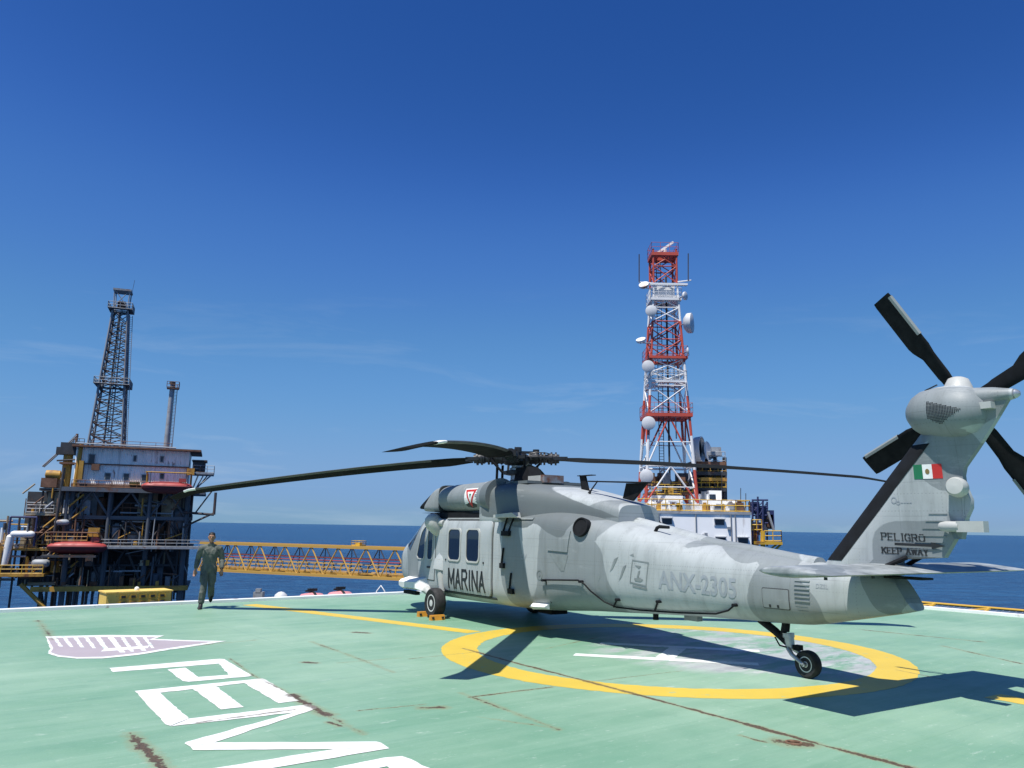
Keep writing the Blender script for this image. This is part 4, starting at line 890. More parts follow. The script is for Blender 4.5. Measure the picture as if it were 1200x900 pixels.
for side in (-1, 1):
    y = side*1.36
    wheel(HELI, (3.42, y, .33), .33, .25, side)
    MB().tube([(3.42, y-side*.20, .33), (3.38, y-side*.19, .62), (3.30, y-side*.20, .95), (3.22, y-side*.24, 1.25)], [.06, .075, .10, .16], 14).build('shock_strut', M_LGRY, HELI, smooth=40)
    MB().tube([(3.42, y-side*.20, .33), (3.45, y-side*.19, .60)], .04, 12).cyl((3.42, y-side*.26, .33), (3.42, y+side*.05, .33), .045, n=12).build('axle', M_SIL, HELI, smooth=40)
    MB().tube([(3.46, y-side*.17, .36), (2.95, y-side*.16, .46), (2.45, y-side*.18, .60)], [.06, .08, .10], 12).build('drag_beam', M_LGRY, HELI, smooth=40)
    # faired stub wing that carries the drag beam (also the pilot's step)
    yi = side*1.02
    MB().loft([[(1.42, yi, .60), (1.48, yi, .82), (2.62, yi, .86), (2.72, yi, .52), (1.6, yi, .50)], [(1.44, side*1.30, .58), (1.50, side*1.32, .74), (2.55, side*1.34, .78), (2.64, side*1.32, .54), (1.6, side*1.30, .52)], [(1.55, side*1.40, .60), (1.58, side*1.42, .69), (2.45, side*1.42, .72), (2.5, side*1.41, .58), (1.65, side*1.40, .57)]]).build('gear_stub', M_WMK, HELI)
    MB().bbox(1.75, 2.4, side*1.30-.06, side*1.30+.06, .42, .50).build('step', M_BLK, HELI)
    # strut fairing on the fuselage side above the wheel, teardrop pod on the upper corner
    MB().loft([[(2.95, side*1.12, 1.05), (3.25, side*1.36, 1.08), (3.52, side*1.12, 1.02), (3.25, side*1.0, 1.0)], [(2.9, side*1.13, 1.28), (3.22, side*1.30, 1.28), (3.5, side*1.13, 1.24), (3.2, side*1.0, 1.25)], [(2.98, side*1.12, 1.40), (3.2, side*1.18, 1.42), (3.42, side*1.12, 1.38), (3.2, side*1.0, 1.40)]]).build('strut_fairing', M_H, HELI, smooth=50, camo=True)
    MB().revolve([(.0, -.19), (.12, -.15), (.19, -.05), (.205, .06), (.16, .24), (.07, .44), (0, .5)], (2.98, side*1.26, 2.14), (.25, -side*.55, -.9), 20).tube([(2.95, side*1.2, 2.14), (3.3, side*1.12, 2.10)], [.12, .08], 12).build('upper_pod', M_LGRY, HELI, smooth=45)
wheel(HELI, (12.27, 0, .19), .19, .15, -1)
MB().tube([(11.45, 0, .72), (11.72, 0, .58), (11.98, 0, .40)], [.062, .058, .046], 14).build('tail_gear_arm', M_BLK, HELI, smooth=40)
MB().cyl((11.98, 0, .36), (11.96, 0, .52), .065, .07, 16).cyl((11.955, 0, .52), (11.95, 0, .58), .085, .085, 16).build('tail_gear_pivot', M_SIL, HELI, smooth=40)
for s_ in (-1, 1): MB().tube([(11.98, s_*.05, .37), (12.08, s_*.10, .30), (12.27, s_*.105, .19)], [.035, .03, .028], 10).cyl((12.27, s_*.12, .19), (12.27, 0, .19), .03, n=10).build('tail_gear_fork', M_SIL, HELI, smooth=40)
MB().tube([(11.84, 0, .48), (11.92, 0, .78)], .045, 12).cyl((11.90, 0, .60), (11.93, 0, .80), .06, n=12).build('tail_gear_shock', M_BLK, HELI, smooth=40)
MB().tube([(11.75, -.05, .50), (11.86, -.09, .40), (11.98, -.05, .38)], .012, 6).build('brake_line', M_BLK, HELI)
MB().bbox(12.06, 12.16, -.05, .05, .36, .43).build('mudguard', M_BLK, HELI)

# ---- antennas, hoist line, hatches, steps
MB().prism([(7.05, -.02, 2.80), (7.28, -.02, 2.76), (7.16, -.02, 3.08), (6.98, -.02, 3.10)], (0, .04, 0)).bbox(6.96, 7.42, -.06, .06, 3.075, 3.09).build('blade_antenna', M_BLK, HELI)
MB().prism([(7.55, -.25, 2.93), (9.0, -.10, 2.86), (9.0, .14, 2.86), (7.55, -.18, 2.93)], (0, 0, .025)).prism([(8.35, -.05, 2.60), (8.62, -.05, 2.55), (9.0, -.05, 2.86), (8.45, -.05, 2.88)], (0, .05, 0)).build('plate_antenna', M_BLK, HELI)
MB().tube([(7.72, -.35, 2.70), (7.74, -.32, 2.76), (7.85, -.24, 2.94)], [.035, .015, .012], 8).build('antenna_strut', M_BLK, HELI)
MB().tube([(9.50, -.36, 1.86), (9.54, -.36, 1.96), (9.60, -.36, 2.06), (9.66, -.36, 2.085), (9.90, -.36, 2.075)], [.055, .045, .035, .03, .025], 8, sx=.6).build('whip_antenna', M_BLK, HELI, smooth=45)
MB().bbox(9.38, 9.66, -.46, -.28, 1.78, 1.88).build('antenna_base', M_LGRY, HELI)
def on_side(x, z, off): return (x, side_y(x, z, FP, -1)-off, z)
hp = [(7.33, 1.06), (7.45, 1.08), (8.25, 1.12), (8.38, 1.06), (8.5, .95), (8.72, .78), (8.9, .70), (9.4, .69), (10.2, .72), (11.0, .78), (11.3, .86), (11.45, .95)]
MB().tube([on_side(x, z, .05) for x, z in hp], .015, 8).build('cable_antenna', M_BLK, HELI, smooth=45)
for x, z in ((7.40, 1.07), (8.30, 1.10), (9.05, .84), (9.95, .88), (11.45, .95)): MB().cyl(on_side(x, z, -.01), on_side(x, z, .09), .024, n=10).build('cable_standoff', M_BLK, HELI)
for (x, z), (x2, z2b) in (((9.05, .84), (8.85, .70)), ((9.95, .88), (9.7, .70))): MB().tube([on_side(x, z, .06), on_side(x2, z2b, .05)], .018, 6).build('cable_stay', M_BLK, HELI)
MB().tube([on_side(7.42, 1.05, .01), on_side(7.42, .65, .01)], .010, 6).build('drain_line', M_BLK, HELI)
for x, z, w, h in ((8.92, 1.43, .07, .26), (9.12, 1.30, .06, .28)):
    decal('tail_slot', *poly([(x, z-h/2), (x+w, z-h/2+.06), (x+w+.12, z+h/2), (x+.10, z+h/2-.04)]), M_MGRY, HELI, F, .006)
decal('stencil', *poly([(8.62, 1.22), (8.70, 1.22), (8.66, 1.12)]), M_MGRY, HELI, F, .005)
# stencilled frame with a small emblem on the boom
fo = [(9.36, 1.14), (9.72, 1.10), (9.78, 1.50), (9.42, 1.53)]
fr_ = decal('stencil_frame', *ringpoly(fo, inset(fo, .022)), M_MGRY, HELI, F, .005)
for q in ([(9.42, 1.08), (9.73, 1.05), (9.73, 1.08), (9.42, 1.11)], [(9.48, 1.44), (9.62, 1.43), (9.57, 1.38)], [(9.55, 1.34), (9.60, 1.36), (9.56, 1.24), (9.52, 1.24)], [(9.46, 1.22), (9.58, 1.24), (9.66, 1.21), (9.60, 1.17), (9.48, 1.18)], [(9.36, 1.60), (9.46, 1.58), (9.44, 1.63)]):
    decal('stencil_mark', *poly(q), M_MGRY, fr_, F, .006)
# recessed step pocket and scoop behind the cabin
decal('scoop_cover', *poly([(7.45, 1.62), (7.95, 1.60), (8.0, 1.98), (7.55, 2.02)]), M_H, HELI, F, .02, -1, .022, .14, True)
decal('step_pocket', *poly([(7.50, 1.56), (7.96, 1.55), (7.86, 1.26), (7.78, 1.26)]), M_MGRY, HELI, F, .005)
decal('fuel_cap', *ringpoly([(7.22+.085*cos(a), 1.16+.095*sin(a)) for a in [2*pi*i/20 for i in range(20)]], [(7.22+.06*cos(a), 1.16+.068*sin(a)) for a in [2*pi*i/20 for i in range(20)]]), M_MGRY, HELI, F, .007)
decal('fuel_cap', *poly([(7.22+.03*cos(a), 1.16+.034*sin(a)) for a in [2*pi*i/12 for i in range(12)]]), M_MGRY, HELI, F, .007)
for x, z, w in ((5.95, 1.86, .28), (5.92, 1.22, .13), (6.22, .74, .17)):
    decal('foot_step', *poly([(x, z), (x+w, z), (x+w, z+.10), (x, z+.10)]), M_BLK, HELI, F, .06, -1, .07)
    for q in ((x+.02, x+w-.06) if w > .2 else (x+.02,)):
        MB().tube([on_side(q, z+.10, .02), on_side(q+.06, z+.40, .02)], .020, 6).build('hand_hold', M_BLK, HELI)
hq = rrect(11.92, 12.36, .95, 1.24, .02, 2)
decal('access_hatch', *poly(inset(hq, .012)), M_H, HELI, F, .012, -1, .012, .12, True); decal('hatch_seal', *ringpoly(hq, inset(hq, .014)), M_SEAL, HELI, F, .005)
for x in (12.03, 12.16): decal('hatch_latch', *poly([(x, .97), (x+.03, .97), (x+.03, 1.01), (x, 1.01)]), M_LET, HELI, F, .018, -1, .01)
for i in range(6):
    z = 1.36-.055*i; decal('vent_louvre', *poly([(12.44, z), (12.66, z), (12.66, z+.016), (12.44, z+.016)]), M_MGRY, HELI, F, .014, -1, .016)
for i in range(3): decal('stencil_line', *poly([(12.44+.02*i, 1.02-.035*i), (12.62, 1.02-.035*i), (12.62, 1.032-.035*i), (12.44+.02*i, 1.032-.035*i)]), M_MGRY, HELI, F, .004)
lettering('stencil', 'DZSL', 12.75, 12.92, 1.28, 1.34, M_LETG, HELI, F, .0, .004)
# belly: cargo hook box, beacon and sponson lip
MB().bbox(5.8, 6.3, -.2, .2, .30, .46).build('belly_box', M_BLK, HELI)
MB().loft([[(6.95, -1.1, .50), (6.95, -1.19, .56), (6.95, -1.1, .62)], [(7.35, -1.0, .53), (7.38, -1.15, .58), (7.35, -1.0, .64)]]).build('belly_fairing', M_WMK, HELI)
MB().cyl((9.15, 0, .48), (9.15, 0, .62), .05, n=12).build('belly_antenna', M_BLK, HELI); MB().bbox(9.9, 10.2, -.06, .06, .56, .66).build('belly_antenna', M_MGRY, HELI)

# wheel chocks
def chock(px, py, label, rz):
    p = HELI.matrix_basis @ Vector((px, py, 0)); c = empty('wheel_chock', p, rz)
    MB().prism([(-.17, -.055, 0), (-.17, .055, 0), (-.17, .04, .11), (-.17, -.03, .11)], (.34, 0, 0)).build('block', M_ORG, c)
    for x in (-.12, .12): MB().bbox(x-.025, x+.025, -.06, -.042, .035, .075).build('slot', M_LET, c)
    tag(c, label, 'wheel chock', 'wheel chocks'); return c
chock(3.80, -1.50, 'orange wheel chock lying behind the port main wheel of the helicopter', radians(-57+90))
chock(3.03, -1.42, 'small orange wheel chock in front of the port main wheel', radians(-57+90))

# ------------------------------------------------------------------ background platforms
M_DKST = paint('dark_weathered_steel', (.040, .044, .050), .65, .4, .7, rust=.5, rustcol=(.11, .05, .028))
M_BLST = paint('blue_grey_steel', (.085, .10, .12), .6, .3, .5, rust=.3, rustcol=(.12, .055, .03))
M_GALV = paint('galvanised_steel', (.30, .32, .34), .5, .25, .6, rust=.3)
M_OCH = paint('ochre_yellow_steel', (.46, .25, .035), .55, .28, .6, rust=.5)
M_PYEL = paint('platform_yellow_paint', (.58, .35, .03), .5, .2, .6, rust=.3)
M_BRDG = paint('bridge_yellow_paint', (.56, .33, .07), .5, .25, .6, rust=.3)
M_RWALL = paint('rust_streaked_white_cladding', (.86, .86, .86), .6, .10, .55, rust=.38, rustcol=(.36, .29, .24), streak=True)
def cladding():
    m, n, l, b = principled('rust_streaked_cladding', (.8, .8, .8), .6)
    tc = n.new('ShaderNodeTexCoord'); v = tc.outputs['Object']; a = noise(n, l, 2.6, 5, .65, v, sc=(1, 1, .05)); c0 = noise(n, l, .45, 6, .65, v); d_ = noise(n, l, 1.6, 7, .7, v, sc=(1, 1, .3))
    c = mixc(n, l, mrange(n, l, c0, .35, .7), (.80, .79, .75), (.96, .94, .90)); c = mixc(n, l, mrange(n, l, a, .52, .66, 0, .6), c, (.48, .45, .42))
    c = mixc(n, l, mathn(n, l, 'MULTIPLY', mrange(n, l, d_, .56, .64), mrange(n, l, c0, .45, .6)), c, (.20, .11, .07)); l.new(c, b.inputs['Base Color']); return m
M_WWALL = paint('white_painted_steel_wall', (.88, .88, .86), .5, .05, .35, rust=.10, streak=True)
M_RUSTY = paint('rusty_machinery', (.17, .085, .05), .75, .4, .8, rust=.3)
M_TAN = paint('tan_pipework', (.36, .30, .20), .6, .3, .9, rust=.4)
M_LBR = paint('lifeboat_red', (.36, .055, .048), .5, .22, .8)
M_LBD = paint('lifeboat_dark_hull', (.10, .015, .018), .5, .25, .8)
M_TRED = paint('tower_red_paint', (.50, .075, .045), .5, .18, .5, rust=.12)
M_TWHT = paint('tower_white_paint', (.74, .74, .73), .5, .12, .5, rust=.15)
M_DISH = paint('dish_grey_white', (.56, .57, .58), .5, .1, 1.0)
M_DBLUE = paint('dark_blue_steel', (.025, .035, .11), .5, .3, .8, rust=.1)
M_WIN = paint('platform_window_glass', (.02, .03, .045), .12, .2, 2)

PLAT = empty('oil_platform', pix(150, 610, 130).to_3d()*1.0, radians(20)); PLAT.location.z = 0
tag(PLAT, 'weathered steel oil platform with white rust streaked cladding across the water', 'oil platform')
def Lp(px, py):
    """point of the platform's front plane (local u, z) under a picture position"""
    d_ = FW + RT*((px-600)/FPX) - UP*((py-450)/FPX); nv = Vector((-sin(radians(20)), cos(radians(20)), 0)); o_ = PLAT.location; t = (Vector((o_.x, o_.y, 0))).dot(nv)/d_.dot(nv)
    P_ = d_*t; return (P_.x-o_.x)*cos(radians(20))+(P_.y-o_.y)*sin(radians(20)), P_.z+CAM_H
def Uc(px, py=600): return Lp(px, py)[0]
def Zc(py, px=150): return Lp(px, py)[1]
PX = Uc(151)-Uc(150); PS = Zc(600)-Zc(601)
pr_ = random.Random(5)
# main legs, deck levels
LEGU = (-8.4, -2.9, 2.9, 8.6); Z1, Z2, Z3, Z4 = -8.4, -1.8, 7.1, 13.5
for v in (1.0, 8.0, 15.0):
    for u in LEGU: beam('leg', (u, v, SEA_Z-3), (u, v, Z3), .42, M_BLST, PLAT)
slab('cellar_deck', -9.6, 9.8, -.5, 16.5, Z1-.35, Z1, M_DKST, PLAT); slab('deck_edge_beam', -12.5, 9.8, -.72, -.5, Z1-.45, Z1+.30, M_OCH, PLAT)
slab('main_deck', -9.8, 9.8, -.8, 16.5, Z2-.45, Z2, M_DKST, PLAT); slab('walkway', -3.8, 14.2, -2.6, -.85, Z2-.5, Z2-.18, M_STEEL, PLAT)
slab('upper_deck', -9.8, 11.2, -.8, 16.5, Z3-.4, Z3, M_DKST, PLAT); slab('deck_edge_beam', -9.8, 11.2, -1.02, -.8, Z3-.6, Z3+.05, M_BLST, PLAT)
railing([(-3.8, -2.55, Z2-.18), (14.2, -2.55, Z2-.18), (14.2, -.9, Z2-.18)], M_STEEL, PLAT, 1.1, 1.7, .05)
# bracing between the decks
def vbrace(u0, u1, z0, z1, v, mat, r=.2):
    beam('brace', (u0, v, z0), ((u0+u1)/2, v, z1), r, mat, PLAT); beam('brace', ((u0+u1)/2, v, z1), (u1, v, z0), r, mat, PLAT)
for a, b in zip(LEGU, LEGU[1:]):
    vbrace(a, b, 2.6, Z3-.4, .55, M_BLST, .19); vbrace(a, b, Z2, 2.4, .6, M_DKST, .16); vbrace(a, b, Z1, Z2-.4, 1.0, M_DKST, .2)
beam('girder', (-9.2, .5, 2.5), (9.6, .5, 2.5), .28, M_BLST, PLAT, 'box'); beam('girder', (-9.2, 1.2, -5.0), (9.6, 1.2, -5.0), .2, M_DKST, PLAT)
for u in (-8.9, -2.9, 2.9, 8.6): beam('post', (u, .2, Z2), (u*1.02, .2, Z3-.3), .26, M_BLST, PLAT)
slab('bulkhead', -7.6, 9.2, 5.2, 5.5, Z2, Z3-.4, M_DKST, PLAT); slab('bulkhead', -9.0, 9.4, 6.5, 6.8, Z1, Z2-.45, M_DKST, PLAT)
# machinery on the levels
for i in range(46):
    lvl = pr_.choice((Z1, Z1, Z2, Z2, 2.7)); u = pr_.uniform(-8.8, 8.8); v = pr_.uniform(1.2, 4.8); w, h, dd = pr_.uniform(.5, 2.2), pr_.uniform(.8, 3.2), pr_.uniform(.6, 1.6)
    mat = pr_.choice((M_DKST, M_BLST, M_DKST, M_GALV, M_RUSTY, M_STEEL, M_BLST))
    b = MB()
    if pr_.random() < .45: b.cyl((u, v, lvl), (u, v, lvl+h), w*.4, n=14).revolve([(w*.4, 0), (w*.3, .2), (0, .3)], (u, v, lvl+h), (0, 0, 1), 14)
    else: b.box((u, v, lvl+h/2), (w, dd, h)).box((u, v, lvl+h+.1), (w*.5, dd*.5, .25))
    b.build('machinery', mat, PLAT, smooth=40)
for i in range(26):
    u = pr_.uniform(-9, 9); v = pr_.uniform(-.3, 2.5); z = pr_.choice((Z1, Z2)); beam('pipe', (u, v, z-1), (u+pr_.uniform(-.3, .3), v, z+pr_.uniform(3, 6.2)), pr_.uniform(.07, .18), pr_.choice((M_DKST, M_GALV, M_RUSTY, M_BLST)), PLAT)
for i in range(14):
    u = pr_.uniform(-9, 2); z = pr_.uniform(Z1+.6, Z3-1); beam('pipe', (u, .9, z), (u+pr_.uniform(3, 8), .9, z), pr_.uniform(.07, .16), pr_.choice((M_DKST, M_GALV, M_RUSTY)), PLAT)
# close-packed pipe runs, cabinets, ladders and cable trays along the fronts of the levels
for i in range(150):
    z = pr_.choice((Z1, Z1, Z2, Z2, 2.7, -5.0)); u = pr_.uniform(-9.3, 9.4); v = pr_.uniform(-.4, 3.2); mt = pr_.choice((M_RUSTY, M_DKST, M_DKST, M_STEEL, M_GALV, M_RUSTY, M_OCH, M_BLST, M_TAN))
    k = pr_.random()
    if k < .4: beam('pipe', (u, v, z), (u, v, z+pr_.uniform(1, 4.2)), pr_.uniform(.05, .14), mt, PLAT)
    elif k < .65: beam('pipe', (u, v, z+pr_.uniform(.5, 3.8)), (min(9.6, u+pr_.uniform(.8, 3.5)), v, z+pr_.uniform(.5, 3.8) if pr_.random() < .2 else z+2), pr_.uniform(.05, .12), mt, PLAT)
    else:
        w, h = pr_.uniform(.3, 1.1), pr_.uniform(.4, 1.9); MB().box((u, v, z+h/2), (w, w*.7, h)).box((u, v-w*.36, z+h*.55), (w*.6, .05, h*.4)).build('cabinet', mt, PLAT)
for u in (-6.2, -.4, 5.6): slab('panel_wall', u, u+pr_.uniform(2.2, 3.4), 3.4, 3.6, Z2, 2.4, M_RUSTY, PLAT)
for u in (-7.5, 1.0, 4.6): slab('panel_wall', u, u+pr_.uniform(2.4, 3.6), 2.6, 2.8, 2.7, Z3-.5, pr_.choice((M_TAN, M_STEEL, M_RUSTY)), PLAT)
# conductors under the cellar deck
for i in range(11):
    u = -11.5+i*.72; beam('conductor', (u, 1.5+(i % 3), SEA_Z-3), (u, 1.5+(i % 3), Z1+1.5), .21, (M_DKST, M_BLST, M_RUSTY)[i % 3], PLAT)
for i in range(7): beam('conductor', (-3+i*1.7, 4, SEA_Z-3), (-3+i*1.7, 4, Z1), .24, M_DKST, PLAT)
beam('diagonal_brace', (Uc(35), -.5, Zc(684, 35)), (Uc(70), -.2, Zc(716, 70)), .32, M_OCH, PLAT); beam('diagonal_brace', (Uc(52), 3, Zc(684, 52)), (Uc(66), 3, Zc(740, 66)), .2, M_DKST, PLAT)
# white corrugated module with ledge, windows, roof
u0, u1 = Uc(87, 550), Uc(221, 550)
wb = MB(); prof = []; n_r = 64
for i in range(n_r*2+1):
    u = u0+(u1-u0)*i/(n_r*2); prof.append((u, -.08 if (i//1) % 2 else .02))
wb.loft([[(u, v, Z3+.1) for u, v in prof]+[(u1, 9.5, Z3+.1), (u0, 9.5, Z3+.1)], [(u, v, Z4) for u, v in prof]+[(u1, 9.5, Z4), (u0, 9.5, Z4)]])
MODW = wb.build('accommodation_module', cladding(), PLAT)
rf = slab('roof', u0-.5, Uc(230), -1.3, 10.2, Z4+.02, Z4+.30, M_RUSTY, PLAT); beam('roof_pipe', (u0, -1.2, Z4+.5), (Uc(200), -1.2, Z4+.45), .12, M_GALV, PLAT)
slab('ledge', u0-.2, u1+.1, -.30, -.09, Zc(546), Zc(544.6), M_RUSTY, PLAT); slab('ledge', u0-.2, u1+.1, -.36, -.09, Z3+.12, Z3+.6, M_RUSTY, PLAT)
for px, py, w, h in ((122, 558, 5.5, 6.5), (144, 558.5, 5.5, 6.5), (165, 559.5, 5, 6), (186, 558, 4, 6), (101, 538, 6, 11), (152, 537, 2.5, 6), (184, 538, 2.5, 6)):
    uu, zz_ = Uc(px), Zc(py, px); ww, hh = w*PX/2, h*PS/2
    wo = MB().bbox(uu-ww-.12, uu+ww+.12, -.16, -.085, zz_-hh-.12, zz_+hh+.12).build('window', M_GALV, PLAT); MB().bbox(uu-ww, uu+ww, -.19, -.165, zz_-hh, zz_+hh).build('pane', M_WIN, wo)
for px, py, w, h, mt in ((107, 549, 9, 7, M_RUSTY), (155, 567, 12, 4, M_OCH), (90, 553, 5, 22, M_OCH)):
    MB().bbox(Uc(px)-w*PX/2, Uc(px)+w*PX/2, -.9, -.2, Zc(py)-h*PS/2, Zc(py)+h*PS/2).build('wall_box', mt, PLAT)
railing([(u0, -.95, Z3+.05), (u1, -.95, Z3+.05)], M_RUSTY, PLAT, 1.1, 1.8, .05); railing([(u0+2, .5, Z4+.3), (u1-3, .5, Z4+.3)], M_RUSTY, PLAT, 1.0, 2.2, .04)
# lifeboat davits
for uc, zt, mt in ((Uc(196), Zc(555), M_OCH), (Uc(94), Zc(626), M_RUSTY)):
    for du in (-3.4, 3.2):
        beam('davit', (uc+du, -.5, zt-3), (uc+du, -.9, zt), .16, mt, PLAT); beam('davit', (uc+du, -.9, zt), (uc+du, -3.6, zt+.2), .14, mt, PLAT); beam('davit_wire', (uc+du*.8, -3.4, zt+.2), (uc+du*.8, -3.4, zt-1.5), .04, M_DKST, PLAT)
    beam('davit', (uc-3.4, -3.5, zt+.2), (uc+3.2, -3.5, zt+.2), .10, mt, PLAT)
slab('boat_landing', Uc(60), Uc(122), -4.4, -.9, Zc(650)-.3, Zc(650), M_DKST, PLAT); slab('winch_house', Uc(108), Uc(121), -2.2, -.9, Zc(629), Zc(619), M_OCH, PLAT)
railing([(Uc(60), -2.3, Zc(634)), (Uc(108), -2.3, Zc(634))], M_OCH, PLAT, 1.2, 1.4, .05)
# right side: stair tower, overhanging platform and pipe bracket
slab('side_platform', Uc(221), Uc(247), -.5, 5, Zc(554, 230)-.25, Zc(554, 230), M_STEEL, PLAT); railing([(Uc(222), -.45, Zc(554, 230)), (Uc(247), -.45, Zc(554, 230)), (Uc(247), 5, Zc(554, 230))], M_GALV, PLAT, 1.2, 1.2, .05)
slab('side_cabin', Uc(221), Uc(236), 0, 4, Zc(552, 230), Zc(541, 230), M_DKST, PLAT); slab('side_cabin_roof', Uc(220), Uc(238), -.4, 4.4, Zc(540.5, 230), Zc(539, 230), M_DKST, PLAT); slab('equipment_crate', Uc(215), Uc(224), -1.3, -.2, Zc(557, 220), Zc(549, 220), M_OCH, PLAT)
for a, b, r in (((Uc(246), -.2, Zc(555, 240)), (Uc(222), -.2, Zc(577, 230)), .12), ((Uc(236), -.2, Zc(555, 240)), (Uc(226), -.2, Zc(575, 230)), .1), ((Uc(240), 3, Zc(555, 240)), (Uc(222), 3, Zc(580, 230)), .1)): beam('bracket', a, b, r, M_STEEL, PLAT)
zz1, zz2 = Zc(577, 240), Zc(603, 240)
for a, b, r in (((Uc(251), -.6, zz1), (Uc(251), -.6, zz2), .22), ((Uc(251), -.6, zz2), (Uc(214), -.6, zz2+.3), .2), ((Uc(251), -.6, zz2+.3), (Uc(216), -.6, Zc(618, 220)), .16), ((Uc(250), -.6, zz1+1), (Uc(228), -.6, zz2), .12)): beam('pipe_bracket', a, b, r, M_DKST, PLAT)
for k, (p0, p1, ya, yb) in enumerate(((218, 226, 634, 605), (226, 218, 605, 578), (222, 229, 578, 556))):
    for v in (-1.4, -.6): beam('stair_stringer', (Uc(p0), v, Zc(ya, 220)), (Uc(p1), v, Zc(yb, 220)), .12, M_DKST, PLAT, 'box', .05)
    n_ = 16
    tb = MB()
    for i in range(n_):
        t = (i+.5)/n_; tb.box((Uc(p0)+(Uc(p1)-Uc(p0))*t, -1.0, Zc(ya, 220)+(Zc(yb, 220)-Zc(ya, 220))*t), (.3, .8, .05))
    tb.build('stair_treads', M_DKST, PLAT)
for px in (212, 216, 224): beam('riser_pipe', (Uc(px), 1, Z1-2), (Uc(px), 1, Z3), .16, M_DKST, PLAT)
MB().revolve([(0, -2.2), (.8, -1.9), (1.2, -1.2), (1.2, 1.2), (.8, 1.9), (0, 2.2)], (Uc(211), 2.0, Zc(610, 215)), (0, 0, 1), 18).build('vessel', M_BLST, PLAT, smooth=45)
# left annex: pipework, vessels, yellow railings, crane
slab('annex_deck', Uc(-25), Uc(62), -1.5, 12, Zc(672, 30)-.4, Zc(672, 30), M_OCH, PLAT); railing([(Uc(-25), -1.4, Zc(672, 30)), (Uc(24), -1.4, Zc(672, 30)), (Uc(60), -1.4, Zc(672, 30))], M_PYEL, PLAT, 1.3, 1.3, .06)
slab('annex_deck', Uc(-5), Uc(85), .5, 12, Zc(643, 30)-.3, Zc(643, 30), M_OCH, PLAT); railing([(Uc(5), .5, Zc(643, 30)), (Uc(60), .5, Zc(643, 30))], M_OCH, PLAT, 1.2, 1.5, .05)
slab('annex_deck', Uc(28), Uc(85), .5, 12, Zc(601, 50)-.4, Zc(601, 50), M_TAN, PLAT); railing([(Uc(30), .5, Zc(601, 50)), (Uc(62), .5, Zc(601, 50))], M_GALV, PLAT, 1.2, 1.4, .05)
slab('annex_deck', Uc(42), Uc(86), .5, 10, Zc(572, 60)-.4, Zc(572, 60), M_DKST, PLAT)
for px in (8, 22, 34, 46, 58, 70): beam('annex_post', (Uc(px), 1.2, SEA_Z if px in (22, 58) else Zc(690, 30)), (Uc(px), 1.2, Zc(605 if px < 40 else 575, 40)), .16, (M_OCH, M_DKST, M_TAN)[px % 3], PLAT)
for a, b in (((13, 606), (44, 606)), ((13, 625), (44, 628)), ((13, 606), (13, 640)), ((44, 606), (44, 640))): beam('frame_member', (Uc(a[0]), .2, Zc(a[1], 30)), (Uc(b[0]), .2, Zc(b[1], 30)), .16, M_DBLUE, PLAT)
MB().cyl((Uc(12), 0, Zc(662, 15)), (Uc(16), 0, Zc(629, 15)), .55, n=16).revolve([(.55, 0), (.4, .25), (0, .4)], (Uc(16), 0, Zc(629, 15)), (0, 0, 1), 16).build('vessel', M_TWHT, PLAT, smooth=45)
for i in range(34):
    px, py = pr_.uniform(-15, 84), pr_.uniform(600, 690); L = pr_.uniform(1.2, 5); mt = pr_.choice((M_TAN, M_OCH, M_GALV, M_TWHT, M_DKST, M_RUSTY, M_PYEL))
    hv = pr_.random() < .5; a = Vector((Uc(px), pr_.uniform(0, 5), Zc(py, 30))); beam('pipe', a, a+Vector((0, 0, L*.7) if hv else (L, 0, 0)), pr_.uniform(.08, .26), mt, PLAT)
for i in range(20):
    px, py = pr_.uniform(-10, 84), pr_.choice((672, 643, 601)); w, h = pr_.uniform(.6, 1.8), pr_.uniform(.6, 2.4); z = Zc(py, 30)
    if py == 601 and px < 32: continue
    c = (Uc(px), pr_.uniform(1, 6), z+h/2); b = MB().box(c, (w, w, h)).box((c[0], c[1]-w*.52, c[2]), (w*.5, .06, h*.4)); b.build('machinery', pr_.choice((M_TAN, M_GALV, M_OCH, M_DKST, M_TWHT)), PLAT)
MB().tube([(Uc(-12), -.4, Zc(640, 5)), (Uc(0), -.4, Zc(632, 5)), (Uc(6), -.4, Zc(640, 5)), (Uc(7), -.4, Zc(675, 5))], .34, 12).build('bent_pipe', M_OCH, PLAT, smooth=60)
slab('annex_bulkhead', Uc(20), Uc(86), 6, 6.4, Zc(690, 30), Zc(575, 50), M_DKST, PLAT); slab('annex_module', Uc(48), Uc(84), 2.5, 6, Zc(643, 60), Zc(604, 60), M_RUSTY, PLAT); slab('annex_module', Uc(52), Uc(82), 1.5, 6, Zc(600, 60), Zc(576, 60), M_TAN, PLAT); slab('annex_module', Uc(-20), Uc(10), 2, 6, Zc(672, 0), Zc(625, 0), M_OCH, PLAT); slab('annex_module', Uc(24), Uc(46), 2.2, 6, Zc(643, 30), Zc(622, 30), M_TAN, PLAT)
for i in range(60):
    px, py = pr_.uniform(18, 100), pr_.uniform(576, 690); L = pr_.uniform(.8, 3.2); mt = pr_.choice((M_TAN, M_OCH, M_GALV, M_RUSTY, M_DKST, M_RUSTY, M_STEEL)); a = Vector((Uc(px), pr_.uniform(-.6, 2.2), Zc(py, 40)))
    beam('pipe', a, a+Vector(pr_.choice(((0, 0, L), (L, 0, 0), (L*.7, 0, L*.7), (0, 0, L)))), pr_.uniform(.06, .17), mt, PLAT)
